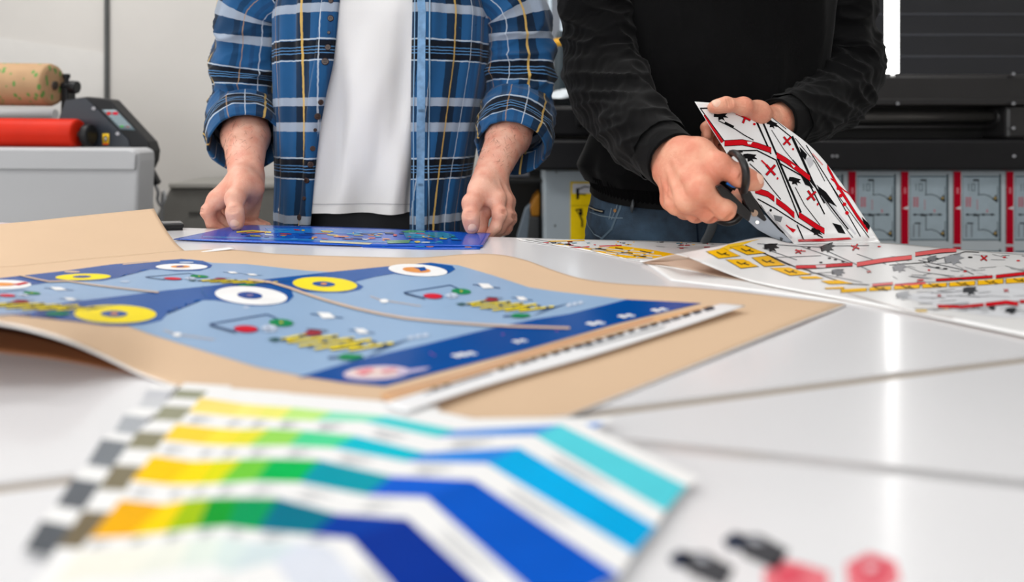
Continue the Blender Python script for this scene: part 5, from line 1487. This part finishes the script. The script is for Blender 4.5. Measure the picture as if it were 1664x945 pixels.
# corner running down to the table at the left of the curl
sb.grid(patch_grid([[T(1042, 425.5, .003), T(1070, 419, .012), T(1098, 412.5, .024)], [T(1046, 426, .002), T(1085, 424, .007), T(1122, 418.5, .024)]], 16, 5), sgn, sgb)
lift = patch_grid([[P(1129, 165, 1.135), P(1160, 167, 1.145), P(1190, 168, 1.155), P(1221, 169, 1.165)],
                   [P(1153, 204, 1.125), P(1196, 201, 1.15), P(1240, 203, 1.165), P(1272, 203, 1.175)],
                   [P(1177, 242, 1.115), P(1228, 240, 1.15), P(1280, 243, 1.17), P(1322, 242, 1.175)],
                   [P(1204, 290, 1.105), P(1255, 290, 1.135), P(1312, 292, 1.16), P(1362, 290, 1.165)],
                   [P(1243, 343, 1.10), P(1290, 344, 1.115), P(1345, 345, 1.135), P(1396, 340, 1.14)],
                   [P(1276, 380, 1.105), P(1318, 382, 1.105), P(1368, 383, 1.115), P(1420, 377, 1.12)],
                   [T(1290, 395.5, .010), T(1330, 395, .009), T(1385, 394, .008), T(1431, 393.5, .008)]], 70, 70)
sb.grid(lift, sgn, sgb)
def fr_(pts, w=2.2, mat=blk1, layer=2): sb.line(pts + [pts[0]], w, mat, layer)
def blob(x, y, s, rot=0.0, mat=blk1, layer=3):
    """small black figure silhouette: body, head, arm and leg spikes"""
    base = [(-14, -4), (-6, -7), (2, -5), (12, -9), (9, -4), (16, -1), (6, 1), (11, 7), (4, 5), (-2, 9), (-4, 3), (-13, 5), (-8, 0)]
    c, q = math.cos(rot), math.sin(rot)
    s *= .85
    sb.poly([(x + s * (a * c - b * q), y + s * (a * q + b * c)) for a, b in base], mat, layer)
def cross(x, y, s, rot=0.0, mat=red1, k=1.0):
    for a in (rot, rot + 1.45):
        dx, dy = math.cos(a) * s, math.sin(a) * s * k
        sb.line([(x - dx, y - dy), (x + dx, y + dy)], 5.2 * s / 12, blk1, 3, 5.2 * s / 12 * k); sb.line([(x - dx, y - dy), (x + dx, y + dy)], 3.8 * s / 12, mat, 4, 3.8 * s / 12 * k)
# lifted part, traced from the photo
def pc(x, y): return (1040 + x / 3.373, 140 + y / 3.373)
def L_(l): return [pc(*p) for p in l]
def band_(l, w, mat=red1, layer=2):
    """band with dark outline following points l (photo px), half heights w"""
    up = [(x, y - w) for x, y in l]; dn = [(x, y + w) for x, y in l]
    sb.poly([(x, y - w - .9) for x, y in l] + [(x, y + w + .9) for x, y in l][::-1], blk1, layer); sb.poly(up + dn[::-1], mat, layer + 1)
sb.line(L_([(330, 122), (600, 115), (700, 330)]), 2.4, blk1, 2); sb.line(L_([(330, 122), (460, 300)]), 1.6, blk1, 2); sb.line(L_([(348, 165), (448, 305)]), 5, red1, 3); sb.line(L_([(338, 160), (440, 308)]), 1.2, blk1, 4)
sb.line(L_([(640, 120), (748, 375)]), 3.0, blk1, 2); sb.line(L_([(608, 120), (716, 370)]), 2.4, blk1, 2)
band_(L_([(462, 313), (560, 308), (640, 325), (718, 352)]), 4.2)
band_(L_([(748, 378), (800, 408), (850, 444), (930, 505)]), 4.4); sb.poly(L_([(585, 305), (615, 305), (605, 320), (588, 318)]), sgn, 5); sb.poly(L_([(825, 425), (850, 440), (840, 448)]), sgn, 5)
blob(*pc(440, 165), .95, .25); cross(*pc(575, 172), 9, .5); sb.ell(pc(625, 208), 2.4, 2, red1, 4); sb.line(L_([(525, 152), (560, 165)]), 2, red1, 4)
sb.line(L_([(430, 190), (520, 235), (570, 268), (620, 295)]), 1.6, blk1, 3); sb.line(L_([(465, 200), (510, 222)]), 3, blk1, 4)
sb.line(L_([(650, 135), (830, 280), (940, 520)]), 1.8, blk1, 2); sb.line(L_([(655, 145), (720, 170), (800, 235)]), 1.0, blk1, 3)
blob(*pc(722, 210), .75, .5); cross(*pc(805, 300), 8, .9); sb.ell(pc(837, 345), 1.6, 2, red1, 4); sb.line(L_([(720, 240), (790, 350), (860, 435)]), 1.0, blk1, 3)
sb.line(L_([(835, 275), (870, 350), (945, 520), (1010, 640)]), 2.6, blk1, 2); sb.line(L_([(850, 285), (960, 420), (1012, 520)]), 1.2, blk1, 2)
sb.poly(L_([(872, 330), (915, 375), (905, 405), (885, 380)]), blk1, 3); sb.poly(L_([(905, 395), (945, 385), (950, 425), (930, 450)]), ink((196, 196, 200)), 3); sb.line(L_([(945, 370), (1000, 430)]), 2, ink((222, 150, 150)), 3)
# second row
sb.line(L_([(490, 355), (640, 352), (745, 405), (870, 720)]), 2.2, blk1, 2); sb.line(L_([(500, 365), (560, 360)]), 2, blk1, 3); sb.line(L_([(755, 400), (880, 690)]), 3.4, blk1, 2)
blob(*pc(600, 392), .95, .25); sb.line(L_([(600, 425), (660, 480), (720, 560), (770, 620)]), 1.4, blk1, 3); cross(*pc(715, 460), 10, .85); sb.line(L_([(665, 408), (690, 432)]), 2.4, red1, 4); sb.ell(pc(752, 506), 1.6, 2, red1, 4)
band_(L_([(630, 570), (700, 592), (735, 618)]), 4.2); band_(L_([(745, 628), (800, 668), (845, 708)]), 4.6)
sb.line(L_([(770, 425), (900, 500), (940, 560), (1010, 700)]), 2.2, blk1, 2); blob(*pc(845, 520), .85, .4); cross(*pc(938, 600), 9, .95); sb.ell(pc(972, 648), 1.5, 2.2, red1, 4); sb.line(L_([(850, 555), (900, 650), (985, 760)]), 1.2, blk1, 3)
band_(L_([(870, 705), (920, 738), (975, 775), (1010, 795)]), 4.4); sb.poly(L_([(970, 540), (1012, 600), (1012, 620), (985, 590)]), blk1, 3)
# third row
sb.line(L_([(645, 618), (740, 670), (850, 740), (1000, 830)]), 2.0, blk1, 2); sb.line(L_([(660, 650), (720, 740), (780, 830)]), 1.2, blk1, 3); sb.ell(pc(715, 680), 2, 2.2, blk1, 3)
sb.poly(L_([(730, 705), (780, 715), (770, 745), (740, 735)]), gry1, 3); sb.line(L_([(700, 690), (760, 760), (830, 830)]), 3, ink((200, 200, 204)), 2)
for q in range(3): sb.line(L_([(800 + q * 9, 760 + q * 8), (840 + q * 5, 800 - q * 6)]), 2, red1, 3)
sb.line(L_([(860, 760), (900, 850)]), 2, blk1, 3); blob(*pc(965, 800), .8, .5)
# right part of the lifted sheet (photo px)
band_([(1344, 270), (1360, 300), (1378, 328), (1392, 350), (1410, 375)], 3.4); sb.line([(1350, 290), (1372, 310), (1394, 322)], 2, red1, 3); 
sb.line([(1310, 236), (1350, 300), (1398, 384)], 1.6, blk1, 2); sb.line([(1288, 260), (1330, 310), (1378, 372)], 2.2, blk1, 2); sb.line([(1326, 262), (1362, 318), (1412, 386)], 1.2, blk1, 2)
sb.poly([(1374, 298), (1386, 310), (1384, 322), (1378, 314)], blk1, 3); sb.poly([(1400, 352), (1414, 366), (1412, 374), (1404, 366)], blk1, 3)
sb.poly([(1298, 280), (1312, 290), (1322, 306), (1308, 300)], blk1, 3); sb.poly([(1326, 300), (1342, 312), (1360, 336), (1344, 328)], blk1, 3); sb.poly([(1352, 362), (1366, 366), (1374, 380), (1362, 378)], blk1, 3)
for (x, y) in ((1366, 318), (1372, 332), (1376, 346), (1362, 306)): sb.ell((x, y), 3, 3, red1, 4)
sb.line([(1334, 318), (1352, 344), (1386, 386)], 1.2, gry1, 3); sb.line([(1344, 322), (1364, 350), (1390, 380)], 3.2, ink((206, 206, 210)), 2)
# band along the fold
sb.poly([(1296, 389.5), (1340, 388), (1380, 386), (1384, 389), (1340, 392.5), (1298, 393)], red1, 3)
# ---- part lying on the table
def q3(x, y): return (1200 + x / 3.586, 350 + y / 3.586)
def Q_(l): return [q3(*p) for p in l]
sb.poly([(1150, 413), (1184, 397), (1236, 388), (1222, 392), (1196, 402), (1170, 411)], ink((240, 196, 50)), 1)
def ylab(pts, mk=True):
    c = (sum(p[0] for p in pts) / 4, sum(p[1] for p in pts) / 4)
    sb.poly([(c[0] + (p[0] - c[0]) * 1.05, c[1] + (p[1] - c[1]) * 1.08) for p in pts], blk1, 2); sb.poly(pts, yel1, 3)
    if mk:
        sb.line([(c[0] - 9, c[1] - 2), (c[0] - 1, c[1] + 2), (c[0] + 6, c[1] - 1)], 1.8, blk1, 4, 1.6); sb.line([(c[0] + 3, c[1] + 1), (c[0] + 11, c[1] + 3)], 1.6, blk1, 4, 1.4)
ylab([(1148, 409), (1176, 404), (1202, 416), (1168, 420)]); ylab([(1186, 402), (1208, 399), (1244, 411), (1214, 414)]); ylab([(1179, 422), (1208, 421.5), (1232, 433), (1204, 436)]); ylab([(1222, 419), (1248, 416), (1276, 431), (1242, 433)])
ylab([(1252, 436), (1282, 435), (1318, 446), (1284, 448)]); ylab([(1298, 450), (1326, 449), (1338, 453), (1306, 453.5)], False); ylab([(1334, 457), (1362, 455.5), (1386, 461), (1348, 462)], False); ylab([(1340, 468), (1370, 466.5), (1372, 469.5), (1342, 470)], False)
ylab([(1200, 425), (1216, 424), (1222, 428), (1206, 429)], False)
xs = [1364, 1410, 1450, 1496, 1540, 1586, 1632, 1680]
for i in range(len(xs) - 1):
    a, b = xs[i] + 3, xs[i + 1] - 2; fa = lambda x: 473.5 - (x - 1364) * .0605
    ylab([(a, fa(a) - 2.6 - i * .25), (b, fa(b) - 2.6 - i * .3), (b, fa(b) + 2.4 + i * .3), (a, fa(a) + 2.4 + i * .25)], i > 0)
# sign frames on the table, upper row
sb.line(Q_([(40, 175), (330, 300), (420, 325)]), 2.2, blk1, 2, 1.8); sb.line(Q_([(110, 165), (470, 185), (760, 320)]), 1.4, gry1, 2, 1.1); sb.line(Q_([(190, 240), (300, 290)]), 4, blk1, 2, 2.4)
band_(Q_([(335, 302), (450, 300), (560, 292), (665, 286)]), 2.4); sb.poly(Q_([(450, 292), (510, 292), (505, 308), (455, 308)]), ink((222, 200, 204)), 4)
band_(Q_([(690, 288), (850, 262), (1010, 245)]), 3.2, ink((222, 96, 96))); band_(Q_([(1030, 228), (1180, 208), (1270, 202)]), 3.0, ink((214, 92, 92)))
blob(*q3(190, 188), 1.0, .1); blob(*q3(520, 190), 1.0, -.2); cross(*q3(680, 186), 7, -1.0, k=.8); cross(*q3(350, 212), 6, -.6, k=.7); sb.line(Q_([(330, 205), (390, 210)]), 3, red1, 4, 1.6)
for a, b in (((140, 190), (340, 260)), ((360, 180), (640, 275)), ((220, 245), (480, 235)), ((470, 180), (760, 175)), ((690, 225), (860, 285)), ((330, 345), (560, 330)), ((420, 330), (720, 390))): sb.line(Q_([a, b]), 1.1, ink((110, 112, 116)), 2, .9)
for (x, y) in ((530, 250), (565, 258), (480, 275), (610, 270), (410, 190), (820, 182)): sb.ell(q3(x, y), 3, 1.2, blk1 if x != 820 else red1, 3, 10)
sb.line(Q_([(410, 325), (640, 400), (760, 405)]), 1.6, blk1, 2, 1.2); blob(*q3(580, 335), .9, .1, gry1); blob(*q3(940, 308), 1.0, -.1, ink((150, 150, 154))); cross(*q3(760, 330), 4, -1.0, pnk1, .6)
blob(*q3(1255, 258), 1.3, -.1, ink((140, 142, 146))); cross(*q3(1430, 250), 7, .9, k=.7); blob(*q3(1130, 255), .7, -.1, ink((110, 112, 116)))
sb.line(Q_([(1050, 262), (1320, 320), (1370, 345)]), 1.6, ink((70, 72, 76)), 2, 1.2); sb.line(Q_([(920, 275), (1060, 330), (1260, 355)]), 1.0, gry1, 2, .8); sb.line(Q_([(880, 290), (1090, 275), (1320, 212), (1400, 215)]), 1.6, blk1, 2, 1.2)
for (x, y, r) in ((1110, 320, 2.4), (1060, 378, 6), (1160, 305, 4), (1320, 328, 3), (1550, 245, 3), (1350, 245, 4), (1630, 265, 3), (1205, 312, 4), (1290, 372, 5)): sb.ell(q3(x, y), r, 1.2, red1 if r < 3.5 or r > 5.5 else blk1, 3, 12)
random.seed(21)
for q in range(46):
    x = random.uniform(880, 1660); y = random.uniform(225, 400) ; w = random.uniform(20, 120)
    if y < 210 + (x - 880) * .02 : continue
    sb.line(Q_([(x, y), (x + w, y + random.uniform(-10, 24))]), .9, random.choice([gry1, ink((80, 82, 86)), ink((176, 178, 182))]), 2, .7)
band_(Q_([(1150, 378), (1320, 368), (1480, 358)]), 1.8); band_(Q_([(1500, 358), (1664, 340), (1780, 330)]), 2.4); band_(Q_([(780, 408), (900, 398)]), 1.8, ink((226, 130, 130))); band_(Q_([(910, 410), (1090, 396)]), 1.8, ink((216, 90, 96)))
# lower row beyond the yellow strip
sb.poly(Q_([(940, 470), (1130, 440), (1400, 412), (1700, 380), (1700, 600), (1450, 585), (1200, 545)]), ink((206, 208, 212)), 1)
band_(Q_([(1160, 530), (1300, 535), (1430, 522)]), 2.0); band_(Q_([(1440, 522), (1560, 508), (1630, 518)]), 2.8); band_(Q_([(1640, 505), (1720, 500)]), 2.2)
blob(*q3(1350, 442), 1.0, .1, ink((60, 62, 66))); blob(*q3(960, 470), 1.0, 0, ink((170, 172, 176))); cross(*q3(1560, 440), 5, .7, k=.6); cross(*q3(1170, 470), 4, .4, k=.6); blob(*q3(1590, 560), .8, .1, ink((40, 42, 46))); blob(*q3(1480, 545), .5, .1, ink((40, 42, 46)))
for q in range(40):
    x = random.uniform(1000, 1660); y = random.uniform(440, 570); w = random.uniform(30, 160)
    sb.line(Q_([(x, y), (x + w, y + random.uniform(-14, 10))]), 1.0, random.choice([gry1, ink((80, 82, 86)), ink((150, 152, 156))]), 2, .8)
sb.poly(Q_([(1030, 553), (1100, 552), (1095, 563), (1035, 562)]), ink((240, 206, 120)), 3); sb.poly(Q_([(1175, 543), (1225, 541), (1220, 549)]), ink((236, 190, 150)), 3)
sb.line(Q_([(640, 455), (1000, 560), (1250, 600)]), 1.4, ink((190, 178, 172)), 3, 1.2)
tag(sb.build('sign_sheet', None, cell=9), 'white sign sheet with red bands, lifted at one corner and being cut', 'print')
# glossy backing sheet below
lt_ = Sheet(.0004)
lt_.grid(patch_grid([[T(1044, 425.5, .0014), T(1085, 421, .0014), T(1124, 420, .0014), T(1170, 436, .0014), T(1212, 450, .0014)], [T(1050, 428, .0014), T(1085, 432, .0014), T(1124, 439, .0014), T(1170, 449, .0014), T(1216, 456, .0014)]], 20, 6), sgb)
tag(lt_.build('liner_slip'), 'tan liner paper showing below the curled left corner of the sign sheet', 'paper')
sl = Sheet(.0005)
sl.grid(patch_grid([[T(1050, 428, .0008), T(1200, 440, .0008), T(1420, 460, .0008), T(1800, 500, .0008)], [T(1090, 455, .0008), T(1210, 470, .0008), T(1420, 499, .0008), T(1800, 566, .0008)]], 30, 10), M('liner_white', (240, 240, 240), rough=.3, var=.01))
tag(sl.build('backing_sheet', None), 'plain white backing sheet under the curled edge of the sign sheet', 'paper')

# ================================================================ scissors
sx = thing('scissors', P(1225, 350, 1.03), 'scissors with black handles and steel blades in the cutting hand', 'scissors')
plast = M('scissor_black', (24, 24, 26), rough=.38); bladem = M('blade_steel', (188, 198, 210), rough=.3, metal=.25, var=.03)
def SP(x, y, d=0.0): return P(x, y, 1.012 + (x - 1200) * .0008 + d)
tube('handle_loop', [SP(1196, 306, .0), SP(1186, 299, .012), SP(1180, 281, .02), SP(1182, 259, .01), SP(1191, 248, -.012), SP(1203, 256, -.044), SP(1211, 274, -.058), SP(1212, 295, -.052), SP(1209, 310, -.024)],
     [.004, .004, .004, .0042, .0046, .005, .0054, .0056, .0054], plast, sx, n=90, seg=16, flat=1.0)
tube('loop_liner', [SP(1181, 297, -.002), SP(1186, 300, -.004), SP(1192, 302.5, -.006), SP(1197, 301, -.008)], .0022, M('liner_blue', (20, 110, 200), rough=.4), sx, n=20, seg=10)
bm = bmesh.new()
a_prism(bm, [SP(x, y, -.008) for x, y in [(1199, 302), (1205, 296), (1214, 300), (1222, 314), (1247, 357), (1243, 360), (1232, 352), (1222, 344), (1211, 330)]], (0, .009, 0))
bmobj('handle', bm, plast, sx, bevel=.002)
bm = bmesh.new()
a_prism(bm, [SP(x, y, -.016) for x, y in [(1164, 303), (1172, 299), (1184, 308), (1198, 322), (1222, 346), (1218, 360), (1204, 350), (1186, 336), (1172, 318)]], (0, .009, 0))
bmobj('handle', bm, plast, sx, bevel=.002)
tube('handle_loop', [SP(1172, 310, .012), SP(1160, 316, .03), SP(1154, 334, .05), SP(1162, 352, .05), SP(1178, 361, .04), SP(1194, 358, .025), SP(1205, 347, .012)], [.0055] * 7, plast, sx, n=70, seg=14)
def blade(name, pts, d, w, bev):
    bm = bmesh.new(); a_prism(bm, [SP(x, y, d) for x, y in pts], (0, w, 0)); return bmobj(name, bm, bladem, sx, bevel=bev)
blade('blade', [(1218, 347), (1225, 344), (1240, 352), (1262, 371), (1283, 388), (1294, 397), (1280, 394), (1256, 386), (1248, 382), (1232, 373), (1217, 360)], -.004, .002, .0004)
blade('blade', [(1236, 345), (1244, 350), (1266, 374), (1290, 394), (1270, 384), (1240, 362)], .0005, .002, .0004)
bm = bmesh.new(); a_cyl(bm, SP(1230.5, 361, -.0085), SP(1230.5, 361, -.0042), .0026, n=18)
bmobj('pivot_screw', bm, M('screw_steel', (180, 176, 172), rough=.3, metal=.8), sx)
bm = bmesh.new(); a_cyl(bm, SP(1226, 346, -.009), SP(1226, 346, -.0045), .005, n=20)
bmobj('pivot_cap', bm, M('pivot_brass', (128, 104, 86), rough=.4, metal=.5), sx)

# ================================================================ black handheld device at the far left of the table
dv = thing('handheld_device', T(282, 372), 'black handheld device lying on the table beside the kraft flap', 'device')
p0, p1, p2, p3 = T(262, 371.5, .004), T(299, 370.5, .004), T(296, 366, .004), T(258, 366.5, .004)
bm = bmesh.new(); a_prism(bm, [p0, p1, p2, p3], (0, 0, .008)); bmobj('body', bm, M('device_black', (26, 27, 30), rough=.3), dv, bevel=.002)
c_ = (p0 + p1 + p2 + p3) / 4
bm = bmesh.new(); a_prism(bm, [c_ + (p - c_) * .82 + Vector((0, 0, .0082)) for p in (p0, p1, p2, p3)], (0, 0, .0006)); bmobj('screen', bm, M('device_screen', (70, 74, 82), rough=.12), dv)
bm = bmesh.new(); a_prism(bm, [c_ + (p - c_) * .9 + Vector((0, 0, -.0036)) for p in (p0, p1, p2, p3)], (0, 0, .0034)); bmobj('foot', bm, M('device_black', (26, 27, 30)), dv)
